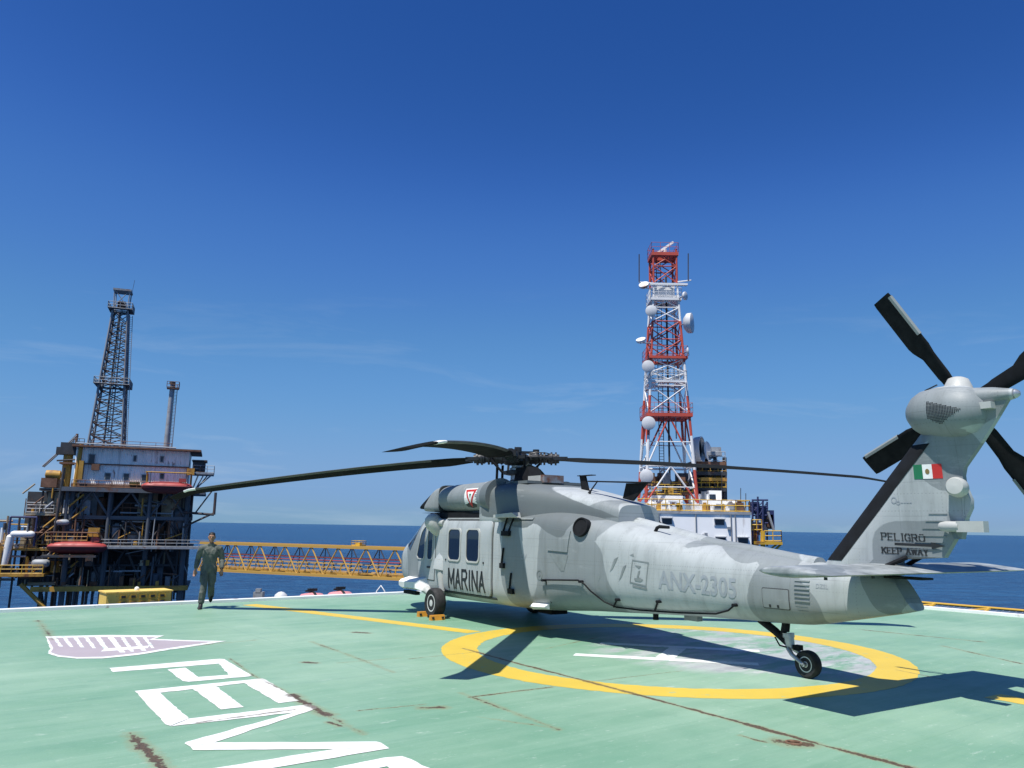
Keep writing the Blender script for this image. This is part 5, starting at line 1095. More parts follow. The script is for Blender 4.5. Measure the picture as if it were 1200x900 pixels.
for px, py, r, L in ((30, 626, .5, 3.4), (55, 660, .6, 2.6), (74, 612, .45, 2.2)):
    MB().revolve([(0, -L/2), (r*.7, -L/2+.15), (r, -L/2+.5), (r, L/2-.5), (r*.7, L/2-.15), (0, L/2)], (Uc(px), -.2, Zc(py, px)), (1, 0, 0), 16).build('vessel', pr_.choice((M_TWHT, M_TAN, M_GALV)), PLAT, smooth=45)
# crane at the upper left corner
cr = Vector((Uc(70), 2, Zc(572, 60))); beam('crane_pedestal', cr, cr+Vector((0, 0, 5.5)), .7, M_OCH, PLAT)
MB().box(cr+Vector((.2, 0, 6.4)), (2.6, 2.2, 1.9)).box(cr+Vector((-1.3, -.3, 6.0)), (.8, 1.0, 1.2)).build('crane_cab', M_DKST, PLAT)
for dv in (-.6, .6): beam('crane_boom', cr+Vector((-3.4, dv, 3.4)), cr+Vector((1.0, dv, 8.6)), .12, M_STEEL, PLAT)
beam('crane_mast', cr+Vector((.9, 0, 7)), cr+Vector((.9, 0, 8.9)), .2, M_RUSTY, PLAT); slab('crane_platform', Uc(62), Uc(90), .5, 3.5, Zc(541, 75)-.3, Zc(541, 75), M_RUSTY, PLAT)
railing([(Uc(76), .6, Zc(521, 80)), (Uc(89), .6, Zc(521, 80))], M_DKST, PLAT, 1.1, 1.0, .05); slab('crane_walkway', Uc(75), Uc(90), .5, 3, Zc(521.5, 80)-.2, Zc(521.5, 80), M_DKST, PLAT)
beam('crane_wire', cr+Vector((-3.4, 0, 3.4)), cr+Vector((.9, 0, 8.9)), .05, M_DKST, PLAT); beam('jib', (Uc(58), 1, Zc(539, 60)), (Uc(80), 1, Zc(537, 60)), .13, M_DKST, PLAT)
beam('column', (Uc(84), -.2, Zc(575, 80)), (Uc(87), -.2, Zc(520, 80)), .3, M_OCH, PLAT); beam('column', (Uc(66), -.4, Zc(650, 70)), (Uc(70), -.4, Zc(548, 70)), .22, M_DKST, PLAT)
b = MB(); b.revolve([(0, -1.2), (.7, -1.0), (.75, 0), (.7, 1.0), (0, 1.2)], (Uc(56), 1, Zc(556, 60)), (1, 0, 0), 14); b.build('tank', M_OCH, PLAT, smooth=45)
slab('platform_box', Uc(43), Uc(62), .4, 4, Zc(571, 60), Zc(560, 60), M_RUSTY, PLAT)

# lifeboats hung at the platform's side
def lifeboat(u, v, z, L, label):
    e = empty('lifeboat', PLAT.matrix_basis @ Vector((u, v, z)), radians(20)); tag(e, label, 'lifeboat', 'enclosed lifeboats')
    def ring_(t, top):
        k = max(.02, 1-abs(t)**3.2); w, hd, hu = 1.25*k**.5, 1.15*k**.40, .80*k**.5; x = t*L/2
        pts = [(x, w*cos(a), (hu if top else hd)*sin(a)) for a in ([pi*i/12 for i in range(13)] if top else [pi+pi*i/12 for i in range(13)])]
        return pts
    ts = [-1, -.96, -.88, -.75, -.5, -.2, .2, .5, .75, .88, .96, 1]
    MB().loft([ring_(t, False) for t in ts]).build('hull', M_LBD, e, smooth=50); MB().loft([ring_(t, True) for t in ts]).build('canopy', M_LBR, e, smooth=50)
    MB().bbox(L*.22, L*.36, -.5, .5, .75, 1.35).build('helm_cupola', M_LBR, e)
    beam('fender', (-L*.46, -1.27, 0), (L*.46, -1.27, 0), .09, M_LBD, e); return e
scn.view_layers[0].update()
PLAT.matrix_basis
lifeboat(Uc(197, 570), -2.4, Zc(571, 196), 7.6, 'red enclosed lifeboat hung below the white cladding, upper right of the platform')
lifeboat(Uc(94, 640), -2.8, Zc(640, 92), 8.2, 'red enclosed lifeboat hung low on the left half of the oil platform')

# derrick and vent stack on the platform roof
DER = empty('drilling_derrick', PLAT.matrix_basis @ Vector((Uc(121, 525), 4.0, Z4+.3)), radians(20)); tag(DER, 'tall tapering steel lattice derrick standing on the oil platform roof', 'derrick')
DH = Zc(337)-Z4; DB, DT = 2.5, 1.15
def dleg(sx, sy, t): w = DB+(DT-DB)*min(1, t/.86); return Vector((sx*w, sy*w, t*DH))
lv = [0, .075, .15, .222, .292, .36, .425, .488, .55, .61, .67, .728, .785, .86]
for sx in (-1, 1):
    for sy in (-1, 1):
        beam('leg', dleg(sx, sy, 0), dleg(sx, sy, .86), .13, M_STEEL, DER, 'box'); beam('top_post', dleg(sx*.9, sy*.9, .86), Vector((sx*1.2, sy*1.2, DH)), .10, M_GALV, DER)
for i, (a, c) in enumerate(zip(lv, lv[1:])):
    cs = [(-1, -1), (1, -1), (1, 1), (-1, 1)]
    for k in range(4):
        p, q = cs[k], cs[(k+1) % 4]
        beam('girt', dleg(*p, c), dleg(*q, c), .085, M_DKST, DER); beam('lattice_brace', dleg(*p, a), dleg(*q, c), .075, M_DKST, DER); beam('lattice_brace', dleg(*q, a), dleg(*p, c), .075, M_DKST, DER)
for t, w in ((.385, .75), (.87, .7)):
    W = abs(dleg(1, 1, t).x)+w; MB().bbox(-W, W, -W, -W+.7, t*DH, t*DH+.16).bbox(-W, W, W-.7, W, t*DH, t*DH+.16).bbox(-W, -W+.7, -W+.7, W-.7, t*DH, t*DH+.15).bbox(W-.7, W, -W+.7, W-.7, t*DH, t*DH+.15).build('monkey_board', M_DKST, DER)
    railing([(-W, -W, t*DH), (W, -W, t*DH), (W, W, t*DH), (-W, W, t*DH), (-W, -W, t*DH)], M_STEEL, DER, 1.15, .9, .05)
MB().bbox(-1.4, 1.4, -1.4, 1.4, DH-.2, DH+.12).build('crown_block', M_STEEL, DER); MB().bbox(-.6, .6, -.6, .6, DH*.885, DH*.93).build('pulley_housing', M_RUSTY, DER)
beam('crown_frame', (-1.2, -1.2, DH*.88), (1.2, -1.2, DH), .07, M_STEEL, DER); beam('crown_frame', (1.2, -1.2, DH*.88), (-1.2, -1.2, DH), .07, M_STEEL, DER)
beam('standpipe', (-.5, 0, 0), (-.2, 0, DH*.86), .16, M_BLST, DER); beam('standpipe', (.4, .5, 0), (.3, .4, DH*.8), .10, M_STEEL, DER)
beam('aerial', (1.4, 0, DH), (1.6, 0, DH+2.2), .03, M_DKST, DER); beam('travelling_cable', (0, -.2, 2), (0, 0, DH*.9), .05, M_DKST, DER)
ld_ = MB()
for i in range(70): z = DH*.84*i/70; w = abs(dleg(1, 1, i/70*.84).x); ld_.bbox(w+.15, w+.75, -w+.4, -w+.46, z, z+.05)
ld_.build('ladder', M_STEEL, DER)
for dx in (.15, .75): beam('ladder_rail', (DB+dx, -DB+.43, 0), (abs(dleg(1, 1, .84).x)+dx, -abs(dleg(1, 1, .84).x)+.43, DH*.84), .05, M_STEEL, DER)
VS = empty('vent_stack', PLAT.matrix_basis @ Vector((Uc(193, 525), 3.0, Z4+.3)), radians(20)); tag(VS, 'slender pale vent stack with ladder standing right of the derrick', 'stack')
VH = Zc(445)-Z4
MB().tube([(0, 0, 0), (.05, 0, VH*.75), (.1, 0, VH)], [.42, .36, .34], 12).build('pipe', M_GALV, VS, smooth=45)
ld_ = MB()
for i in range(46): ld_.bbox(.48, .95, -.05, .05, VH*i/46, VH*i/46+.05)
ld_.build('ladder', M_RUSTY, VS)
for dx in (.48, .95): beam('ladder_rail', (dx, 0, 0), (dx, 0, VH), .05, M_RUSTY, VS)
MB().bbox(-.7, 1.2, -.7, .7, VH-.9, VH-.7).build('top_platform', M_RUSTY, VS); railing([(-.7, -.7, VH-.7), (1.2, -.7, VH-.7), (1.2, .7, VH-.7)], M_RUSTY, VS, 1.0, .7, .05); MB().cyl((.1, 0, VH), (.1, 0, VH+.3), .5, .5, 12).build('flare_tip', M_DKST, VS)

# ------------------------------------------------------------------ footbridge between the platforms
BA, BB = Vector((-46.5, 122.5, 0)), Vector((12.0, 95.6, 0)); BD = (BB-BA).normalized(); BN = Vector((-BD.y, BD.x, 0)); BL = (BB-BA).length
BR = empty('footbridge', BA, atan2(BD.y, BD.x)); tag(BR, 'long yellow steel truss footbridge over the sea between two platforms', 'footbridge')
ZT, ZB, BW = -1.05, -4.95, 3.2; npan = 14
for y in (0, BW):
    beam('top_chord', (0, y, ZT), (BL, y, ZT), .19, M_BRDG, BR, 'box'); beam('bottom_chord', (0, y, ZB), (BL, y, ZB), .19, M_BRDG, BR, 'box')
    for i in range(npan):
        x0, xm, x1 = BL*i/npan, BL*(i+.5)/npan, BL*(i+1)/npan
        mt = M_DKST if y else M_BRDG; rr_ = .08 if y else .105  # far truss in dark steel: its shade is put into the colour
        beam('truss_diagonal', (x0, y, ZB), (xm, y, ZT), rr_, mt, BR); beam('truss_diagonal', (xm, y, ZT), (x1, y, ZB), rr_, mt, BR)
        if y: beam('truss_post', (xm, y, ZB), (xm, y, ZT), .07, M_DKST, BR)
for i in range(npan): beam('cross_beam', (BL*(i+.5)/npan, 0, ZT), (BL*(i+.5)/npan, BW, ZT), .1, M_BRDG, BR); beam('cross_beam', (BL*i/npan, 0, ZB), (BL*i/npan, BW, ZB), .14, M_BRDG, BR)
slab('gangway', 0, BL, .5, BW-.5, ZB+.3, ZB+.42, M_OCH, BR)
for y in (.5, BW-.5): railing([(0, y, ZB+.42), (BL, y, ZB+.42)], M_PYEL, BR, 1.15, 1.5, .04)
for y, z, r in ((BW-.4, ZB+2.3, .09), (BW-.4, ZB+1.9, .07), (.4, ZB+2.5, .05)): beam('pipe', (0, y, z), (BL, y, z), r, M_LBR if r > .06 else M_GALV, BR)
xb = BL*.435; MB().bbox(xb-.7, xb+.7, .2, 1.6, ZT+.2, ZT+.32).bbox(xb-.35, xb+.35, .6, 1.2, ZT+.32, ZT+.6).build('inspection_box', M_PYEL, BR); railing([(xb-.7, .2, ZT+.3), (xb+.7, .2, ZT+.3), (xb+.7, 1.6, ZT+.3), (xb-.7, 1.6, ZT+.3), (xb-.7, .2, ZT+.3)], M_PYEL, BR, .6, .7, .03)

# ------------------------------------------------------------------ living quarters block on the right
QS = 75/FPX*1.0
def q(px, py, dv=0.0):
    """building local point from picture position; dv = metres behind the front wall"""
    P = pix(px, py, 75+dv); return P - QB.location
QB = empty('quarters_block', pix(813, 621, 75)); QB.location.z = 0
tag(QB, 'white accommodation block with small windows and yellow roof railings behind the helicopter', 'building')
ul, ur = q(748, 620).x, q(880, 620).x; ZQ = q(813, 599.5).z
slab('wall', ul, ur, 0, 10, SEA_Z-2, ZQ, M_WWALL, QB); slab('roof_edge', ul-.08, ur+.08, -.10, -.005, ZQ-.22, ZQ+.03, M_GALV, QB)
for px, py, w, h in ((781.5, 611, 11, 6.5), (843, 612, 10.5, 6), (844.5, 632.5, 10.5, 5), (870.5, 633.5, 11, 6), (783, 633, 11, 6)):
    P = q(px, py); w, h = w*QS/2, h*QS/2
    wo = MB().bbox(P.x-w-.07, P.x+w+.07, -.09, -.003, P.z-h-.07, P.z+h+.07).build('window', M_DISH, QB); MB().bbox(P.x-w, P.x+w, -.11, -.092, P.z-h, P.z+h).build('pane', M_WIN, wo); MB().bbox(P.x-w-.1, P.x+w+.1, -.3, -.11, P.z+h+.02, P.z+h+.10).build('hood', M_GALV, wo)
for px in (769, 772, 815, 856, 861): P = q(px, 602); beam('downpipe', (P.x, -.12, P.z), (P.x, -.12, P.z-6 if px != 861 else P.z-3), .05, M_STEEL, QB)
for px, py in ((809, 626), (854, 619), (827, 626)): P = q(px, py); MB().box((P.x, -.12, P.z), (.25, .2, .25)).build('wall_lamp', M_STEEL, QB)
P = q(825, 630); MB().prism([(P.x-.5, -.05, P.z), (P.x+.5, -.05, P.z), (P.x+.15, -.05, P.z+.35), (P.x-.15, -.05, P.z+.35)], (0, -.05, 0)).build('wall_sign', M_DISH, QB)
railing([(ul, .1, ZQ), (ur, .1, ZQ), (ur, 9.8, ZQ)], M_PYEL, QB, 1.1, 1.3, .045)
def qbox(name, x0, x1, y0, y1, dv, dp, mat):
    a, b = q(x0, y1, dv), q(x1, y0, dv); return slab(name, a.x, b.x, dv, dv+dp, a.z, b.z, mat, QB)
rh = qbox('roof_house', 765, 800, 581, 600, 1.8, 4, M_WWALL); qbox('roof_house', 816, 862, 587, 600, 2.4, 3, M_WWALL); qbox('roof_house', 810, 830, 579, 588, 4.0, 3, M_WWALL); qbox('roof_house', 831, 846, 575, 590, 4.5, 3, M_WWALL)
P = q(835, 583, 4.5); MB().bbox(P.x-.3, P.x+.3, 4.42, 4.49, P.z-.3, P.z+.3).build('window', M_WIN, QB); P = q(823, 581, 4.5); MB().bbox(P.x-.25, P.x+.25, 3.9, 3.99, P.z-.4, P.z+.4).build('door', M_STEEL, QB)
railing([q(770, 580, 1.9), q(798, 580, 1.9)], M_PYEL, QB, 1.0, .9, .04)
for px, py, r in ((867, 594, .42), (860, 590, .30), (850, 591, .25), (764, 591, .3), (855, 588, .2)):
    P = q(px, py, .9); MB().revolve([(0, -r), (r*.7, -r*.7), (r, 0), (r*.7, r*.7), (0, r)], P, (0, 0, 1), 16).cyl(P-Vector((0, 0, r*2)), P-Vector((0, 0, r*.8)), r*.3, n=8).build('radome', M_TWHT, QB, smooth=60)
for i in range(38):
    px, py = pr_.uniform(752, 876), pr_.uniform(588, 599); P = q(px, py, pr_.uniform(.3, 1.6)); w, h = pr_.uniform(.25, .9), pr_.uniform(.3, .9)
    MB().box((P.x, P.y, ZQ+h/2), (w, .5, h)).box((P.x, P.y, ZQ+h+.08), (w*.5, .3, .2)).build('roof_equipment', pr_.choice((M_PYEL, M_OCH, M_TWHT, M_TWHT, M_GALV, M_RUSTY, M_WWALL)), QB)
for px, y0, y1 in ((874, 578, 600), (868, 572, 590), (846, 556, 590)): a, b = q(px, y1, .8), q(px, y0, .8); beam('aerial', a, b, .035, M_DKST, QB)
# dark superstructure behind the tower with the big drum dish
def qb(name, x0, y0, x1, y1, dv, r, mat): beam(name, q(x0, y0, dv), q(x1, y1, dv), r, mat, QB)
for px in (818, 828, 838, 849):
    qb('column', px, 596, px-1, 536, 7, .13, M_DKST); qb('column', px+2, 596, px+1, 536, 10, .13, M_DKST)
for yy, mt, x0, x1 in ((541, M_RUSTY, 811, 850), (553, M_DKST, 814, 852), (560, M_OCH, 822, 852), (572, M_DKST, 812, 851), (530, M_GALV, 830, 846)): qbox('deck_level', x0, x1, yy, yy+3.5, 6.5, 4.5, mt)
for (x0, y0, x1, y1, mt) in ((826, 543, 846, 552, M_DKST), (830, 553, 847, 560, M_PYEL), (816, 563, 834, 572, M_DKST), (838, 563, 848, 572, M_RUSTY), (818, 546, 826, 553, M_RUSTY), (814, 576, 826, 586, M_DKST), (834, 524, 845, 531, M_GALV), (846, 575, 851, 588, M_DKST)): qbox('machinery', x0, x1, y0, y1, 7.4, 2.5, mt)
for yy, x0, x1, mt in ((553, 814, 851, M_OCH), (572, 812, 851, M_PYEL), (541, 830, 850, M_GALV)): railing([q(x0, yy, 6.6), q(x1, yy, 6.6)], mt, QB, 1.0, .9, .04)
qb('brace', 818, 572, 838, 553, 6.8, .07, M_DKST); qb('brace', 838, 572, 849, 553, 6.8, .07, M_DKST); qb('brace', 828, 590, 849, 573, 6.8, .07, M_DKST)
P = q(816, 527, 6); BD_ = MB().revolve([(.0, .15), (1.0, .25), (1.22, .5), (1.28, 1.15), (1.18, 1.15), (1.12, .55), (.9, .35), (0, .3)], P-Vector((.55, .1, 0)), (1, -.55, .02), 32).build('drum_dish', M_DISH, QB, smooth=40)
MB().revolve([(0, 0), (1.08, 0), (1.08, .03), (0, .03)], P-Vector((.55, .1, 0))+Vector((1, -.55, .02)).normalized()*.75, (1, -.55, .02), 32).build('dish_mouth', M_BLK, BD_)
P2 = q(826, 529, 7); MB().revolve([(0, -.35), (.6, -.15), (.95, .3), (1.0, .35), (0, .3)], P2, (.8, -.6, .1), 24).build('dish', M_DISH, QB, smooth=40)
qb('dish_post', 814, 590, 814, 533, 6.6, .18, M_TWHT); qb('dish_post', 822, 545, 821, 532, 7.6, .12, M_GALV)
# machinery in the tower's foot
for i in range(22):
    px, py = pr_.uniform(762, 812), pr_.uniform(558, 580); P = q(px, py, pr_.uniform(4, 8)); w, h = pr_.uniform(.4, 1.3), pr_.uniform(.4, 1.1)
    MB().box(P, (w, .8, h)).box(P+Vector((0, -.42, 0)), (w*.5, .06, h*.5)).build('machinery', pr_.choice((M_DKST, M_STEEL, M_OCH, M_DKST, M_RUSTY)), QB)
for yy in (566, 577): qbox('deck_level', 762, 812, yy, yy+1.8, 4.2, 4.5, M_RUSTY); 
railing([q(764, 577, 4.2), q(812, 577, 4.2)], M_PYEL, QB, 1.0, .9, .04)
# blue frame and yellow balcony on the right end
for px in (882, 888, 894, 899): qb('blue_post', px, 640, px, 582+(px % 4)*2, 1.0+(px % 3), .09, M_DBLUE)
for yy in (586, 595, 604, 613): qb('blue_rail', 881, yy, 900, yy, 1.2, .08, M_DBLUE)
for x0, y0, x1, y1, mt in ((883, 588, 890, 602, M_DBLUE), (891, 593, 898, 608, M_DBLUE), (898, 603, 906, 618, M_DKST), (893, 613, 899, 624, M_GALV), (884, 615, 890, 627, M_PYEL), (882, 627, 888, 640, M_OCH), (903, 598, 907, 620, M_DBLUE)):
    qbox('frame_equipment', x0, x1, y0, y1, 1.4, 1.6, mt)
qb('hose', 900, 600, 907, 622, 1, .12, M_GALV); qb('brace', 884, 613, 898, 590, 1.1, .05, M_DBLUE); qb('brace', 882, 600, 896, 586, 1.1, .05, M_DBLUE)
qbox('balcony', 886, 917, 635, 638, 0, 3, M_PYEL); railing([q(896, 635, .1), q(916, 635, .1), q(916, 635, 2.9)], M_PYEL, QB, 1.0, .7, .05)
qb('yellow_column', 894, 660, 894, 622, .5, .22, M_PYEL); qb('brace', 915, 638, 897, 655, .4, .10, M_PYEL); qb('brace', 910, 638, 897, 648, .4, .08, M_PYEL)
railing([q(881, 622, .5), q(893, 622, .5)], M_PYEL, QB, 1.0, .6, .05)

# ------------------------------------------------------------------ red and white communications tower
TW = empty('communications_tower', q(782, 590, 3.4)+QB.location); tag(TW, 'red and white lattice communications tower carrying dishes on the quarters roof', 'tower')
HT = pix(779, 294, 78.4).z-TW.location.z
TB_, TT_ = 2.45, 1.18
def tl(sx, sy, t):
    w = TB_+(TT_-TB_)*min(1, t/.83); return Vector((sx*w, sy*w*.9, t*HT))
def tz(py): return (pix(782, py, 78.4).z-TW.location.z)/HT
BANDS = [(590, 552, M_TRED), (552, 513, M_TWHT), (513, 467, M_TRED), (467, 428, M_TWHT), (428, 380, M_TRED), (380, 336, M_TWHT), (336, 296, M_TRED)]
for y0, y1, mt in BANDS:
    a, b = tz(y0), tz(y1)
    for sx in (-1, 1):
        for sy in (-1, 1): beam('leg', tl(sx, sy, a), tl(sx, sy, b), .145-.05*a, mt, TW)
def panel(ya, yb, mt, style, r=.058, girt=True):
    a, b = tz(ya), tz(yb); cs = [(-1, -1), (1, -1), (1, 1), (-1, 1)]
    for k in range(4):
        p, qq = cs[k], cs[(k+1) % 4]; A0, A1, B0, B1 = tl(*p, a), tl(*qq, a), tl(*p, b), tl(*qq, b)
        if style == 'X': beam('lattice_brace', A0, B1, r, mt, TW); beam('lattice_brace', A1, B0, r, mt, TW)
        elif style == 'A':
            m = (B0+B1)/2; beam('lattice_brace', A0, m, r*1.3, mt, TW); beam('lattice_brace', A1, m, r*1.3, mt, TW)
        if girt: beam('girt', B0, B1, r, mt, TW)
def apanel(yb, ym, yt, m1, m2):
    """tall A shaped brace painted in two colours"""
    a, m, b = tz(yb), tz(ym), tz(yt); cs = [(-1, -1), (1, -1), (1, 1), (-1, 1)]; f = (m-a)/(b-a)
    for k in range(4):
        p, qq = cs[k], cs[(k+1) % 4]; top = (tl(*p, b)+tl(*qq, b))/2
        for c in (p, qq): s0 = tl(*c, a); mid = s0.lerp(top, f); beam('lattice_brace', s0, mid, .085, m1, TW); beam('lattice_brace', mid, top, .085, m2, TW)
        beam('girt', tl(*p, b), tl(*qq, b), .10, m2, TW); beam('girt', tl(*p, m), tl(*qq, m), .05, M_TWHT, TW)
apanel(590, 572, 548, M_TRED, M_TWHT); apanel(548, 520, 490, M_TWHT, M_TRED)
for y0, y1, mt in ((487, 455, M_TWHT), (455, 440, M_TWHT), (440, 424, M_TWHT), (424, 401, M_TRED), (401, 380, M_TRED), (380, 364, M_TWHT), (364, 350, M_TWHT), (335, 316, M_TRED), (316, 300, M_TRED)): panel(y0, y1, mt, 'X')
def gallery(py, mt, ex, thick=.28, rail=True):
    t = tz(py); c = tl(1, 1, t); X, Y, Z = c.x+ex, c.y+ex, t*HT
    MB().bbox(-X, X, -Y, -Y+.8, Z-thick, Z).bbox(-X, X, Y-.8, Y, Z-thick, Z).bbox(-X, -X+.8, -Y+.8, Y-.8, Z-thick, Z-.01).bbox(X-.8, X, -Y+.8, Y-.8, Z-thick, Z-.01).build('gallery', mt, TW)
    if rail: railing([(-X, -Y, Z), (X, -Y, Z), (X, Y, Z), (-X, Y, Z), (-X, -Y, Z)], mt, TW, 1.0, .8, .02)
gallery(487, M_TRED, .30, .34); gallery(449, M_TWHT, .08, .18); gallery(421, M_TRED, .35, .26); gallery(353, M_TWHT, .30, .26); gallery(300, M_TRED, .18, .34)
slab('equipment_cabin', -1.0, 1.0, -.7, .9, tz(351)*HT, tz(338)*HT, M_TWHT, TW); slab('gallery', -1.6, 2.2, -1.3, -.9, tz(336)*HT-.2, tz(336)*HT, M_TWHT, TW); beam('outrigger', (1.2, -1.1, tz(334)*HT), (2.6, -1.1, tz(332)*HT), .07, M_TWHT, TW); beam('outrigger', (-1.2, -1.1, tz(336)*HT), (-2.7, -1.1, tz(335)*HT), .07, M_TWHT, TW)
ld_ = MB()
for i in range(90): t = i/90; ld_.bbox(-.6, -.15, .5, .54, t*HT, t*HT+.04)
ld_.build('ladder', M_DKST, TW)
for dx in (-.6, -.15): beam('ladder_rail', (dx, .52, 0), (dx, .52, HT*.98), .04, M_DKST, TW)
beam('cable_tray', (.4, .6, 0), (.4, .6, HT*.9), .10, M_DKST, TW); beam('cable_tray', (1.2, .9, HT*.25), (1.0, .7, HT*.7), .06, M_STEEL, TW)
def tp(px, py, dv=0.): return pix(px, py, 78.4-2.2+dv)-TW.location
def dish(px, py, r, ax, drum=False, mt=M_DISH):
    c = tp(px, py); ax = Vector(ax).normalized()
    o = MB().revolve([(0, -.35*r), (.55*r, -.28*r), (.93*r, .0), (r, .12*r), (r, .5*r if drum else .2*r), (.97*r, .52*r if drum else .22*r), (0, .56*r if drum else .245*r)], c, ax, 28).build('dish_antenna', mt, TW, smooth=35)
    b = c-ax*.3*r; leg = Vector((math.copysign(abs(tl(1, 1, c.z/HT).x), c.x), -tl(1, 1, c.z/HT).y, c.z)); beam('dish_mount', b, leg, .06, M_GALV, TW); return o
dish(763, 364.5, .56, (-.1, -1, -.05)); dish(759.5, 429.5, .60, (-.1, -1, -.05)); dish(760, 496, .66, (-.05, -1, 0)); dish(757.5, 558, .66, (-.1, -1, 0))
dish(805, 379, 1.0, (1, -.45, 0), True); dish(755, 335.5, .5, (-.3, -.6, .6), True, M_TWHT); dish(751.5, 400, .48, (-.3, -.5, .8), True, M_TWHT); dish(806, 412, .42, (1, -.3, .1)); dish(801.5, 347, .42, (.8, -.6, 0), True); dish(804, 449, .25, (1, -.3, 0))
for px, y0, y1 in ((749, 330, 298), (806.5, 329, 297)): beam('whip_aerial', tp(px, y0, 1), tp(px, y1, 1), .055, M_DKST, TW)
P = tp(779, 294, 2.2); beam('radar_pedestal', P-Vector((0, 0, .5)), P+Vector((0, 0, .1)), .22, M_TWHT, TW); MB().box(P+Vector((0, 0, .3)), (2.4, .25, .22), Matrix.Rotation(radians(-38), 3, 'Y') @ Matrix.Rotation(.2, 3, 'Z')).build('radar_scanner', M_TWHT, TW)

# ------------------------------------------------------------------ things at the deck edge
# safety net frames outside the kerb (right far edge) and a low rail on the left
def net_frame(name, a, b, out, label, n):
    e = empty(name, a); d_ = b-a; tag(e, label, 'safety net')
    for t in range(n+1):
        p = d_*(t/n); beam('net_arm', p+Vector((0, 0, -.35)), p+out*1.5+Vector((0, 0, .02)), .05, M_YSTEEL, e)
        if t < n:
            p2 = d_*((t+1)/n); beam('net_brace', p+Vector((0, 0, -.2)), p2+out*1.45, .035, M_YSTEEL, e)
    beam('net_outer_rail', out*1.5+Vector((0, 0, .03)), d_+out*1.5+Vector((0, 0, .03)), .038, M_YSTEEL, e)
    beam('net_middle_rail', out*.75+Vector((0, 0, -.16)), d_+out*.75+Vector((0, 0, -.16)), .03, M_YSTEEL, e)
    w = MB(); L = d_.length
    for i in range(int(L/.16)):
        p = d_*(i*.16/L); w.cyl(p+Vector((0, 0, -.3)), p+out*1.45+Vector((0, 0, 0)), .006, n=4)
    for i in range(1, 9): w.cyl(out*(.17*i)+Vector((0, 0, -.3+.31*i/9)), d_+out*(.17*i)+Vector((0, 0, -.3+.31*i/9)), .006, n=4)
    w.build('netting', M_STEEL, e); return e
net_frame('safety_net', dk(-.02, 1.5), dk(-.02, 34), EU, 'yellow framed safety net along the deck edge right of the tail', 22)
net_frame('safety_net', dk(13.9, -.02, -.12), dk(16.5, -.02, -.12), -EV*.5, 'short yellow rail outside the deck edge beside the walking man', 3)

M_YBOX = paint('pale_yellow_box_paint', (.80, .55, .12), .5, .15, 3, rust=.15)
# yellow panel box with two rows of round openings
ya, yb = pix(116, 712, 19.9), pix(195, 707, 20.9)
d_ = (yb-ya); d_.z = 0; L = d_.length
E_ = empty('equipment_box', Vector((ya.x, ya.y, 0)), atan2(d_.y, d_.x)); tag(E_, 'yellow steel box with two rows of square openings at the left deck edge', 'box')
E_.location += Vector((-.15, .62, -.64)); 
MB().bbox(0, L, 0, .7, -.41, .88).build('casing', M_YBOX, E_)
MB().bbox(-.03, L+.03, -.03, .73, .885, .915).build('lid', M_YBOX, E_)
for i in range(5):
    for z, mt in ((.79, M_LET), (.64, (M_DKST, M_RUSTY, M_RUSTY, M_TAN, M_DBLUE)[i])):
        x = L*(.25+.15*i); f = MB().bbox(x-.085, x+.085, -.03, -.002, z-.05, z+.05).build('opening_frame', M_YSTEEL, E_); MB().bbox(x-.05, x+.05, -.045, -.032, z-.028, z+.028).build('opening', mt, f)
MB().revolve([(.06, 0), (.06, .05), (.03, .08), (0, .09)], (L*.5, .3, .92), (0, 0, 1), 12).build('knob', M_WMK, E_)

# two pink canisters and small fittings peeping over the kerb
M_PINK = paint('faded_pink_plastic', (.60, .25, .26), .5, .15, 3)
def canister(px, py, label):
    P = pix(px, py, 24.7); e = empty('raft_canister', P, radians(38.6)); tag(e, label, 'canister', 'pink raft canisters')
    MB().revolve([(0, -.44), (.24, -.41), (.38, -.30), (.42, 0), (.38, .30), (.24, .41), (0, .44)], (0, 0, -.43), (1, 0, 0), 24).build('shell', M_PINK, e, smooth=50)
    for x_ in (-.25, .25): MB().prism([(x_-.04, -.3, -.70), (x_-.04, .3, -.70), (x_-.04, .36, -1.06-P.z), (x_-.04, -.36, -1.06-P.z)], (.08, 0, 0)).build('cradle', M_STEEL, e)
    MB().revolve([(.435, -.03), (.45, -.03), (.45, .03), (.435, .03)], (0, 0, -.43), (1, 0, 0), 24).build('strap', M_LET, e); MB().box((0, 0, .06), (.28, .10, .08)).box((-.16, 0, .03), (.12, .05, .05)).build('release_hook', M_LET, e); return e
canister(366, 693.5, 'left one of two pink canisters showing over the far white kerb'); canister(399, 691.5, 'right one of two pink canisters showing over the far white kerb')
P = pix(329, 701, 23.8); lp = MB().revolve([(.05, -1.05-P.z), (.05, -.3), (.16, -.25), (.20, 0), (.17, .10), (.08, .17), (0, .19)], P, (0, 0, 1), 18).build('deck_light', M_DISH, None, smooth=45); tag(lp, 'small pale dome light just beyond the white deck kerb', 'light')
P = pix(303, 702, 23.2); mb = MB().cyl(Vector((P.x, P.y, -1.05)), P+Vector((0, 0, .1)), .06, n=10).box(P+Vector((0, 0, .12)), (.26, .22, .16)).box(P+Vector((0, -.05, .24)), (.14, .14, .1)).build('fire_monitor', M_STEEL, None); tag(mb, 'grey nozzle fitting left of the pale dome beyond the kerb', 'nozzle')
P = pix(446, 697.5, 25.2); mb = MB()
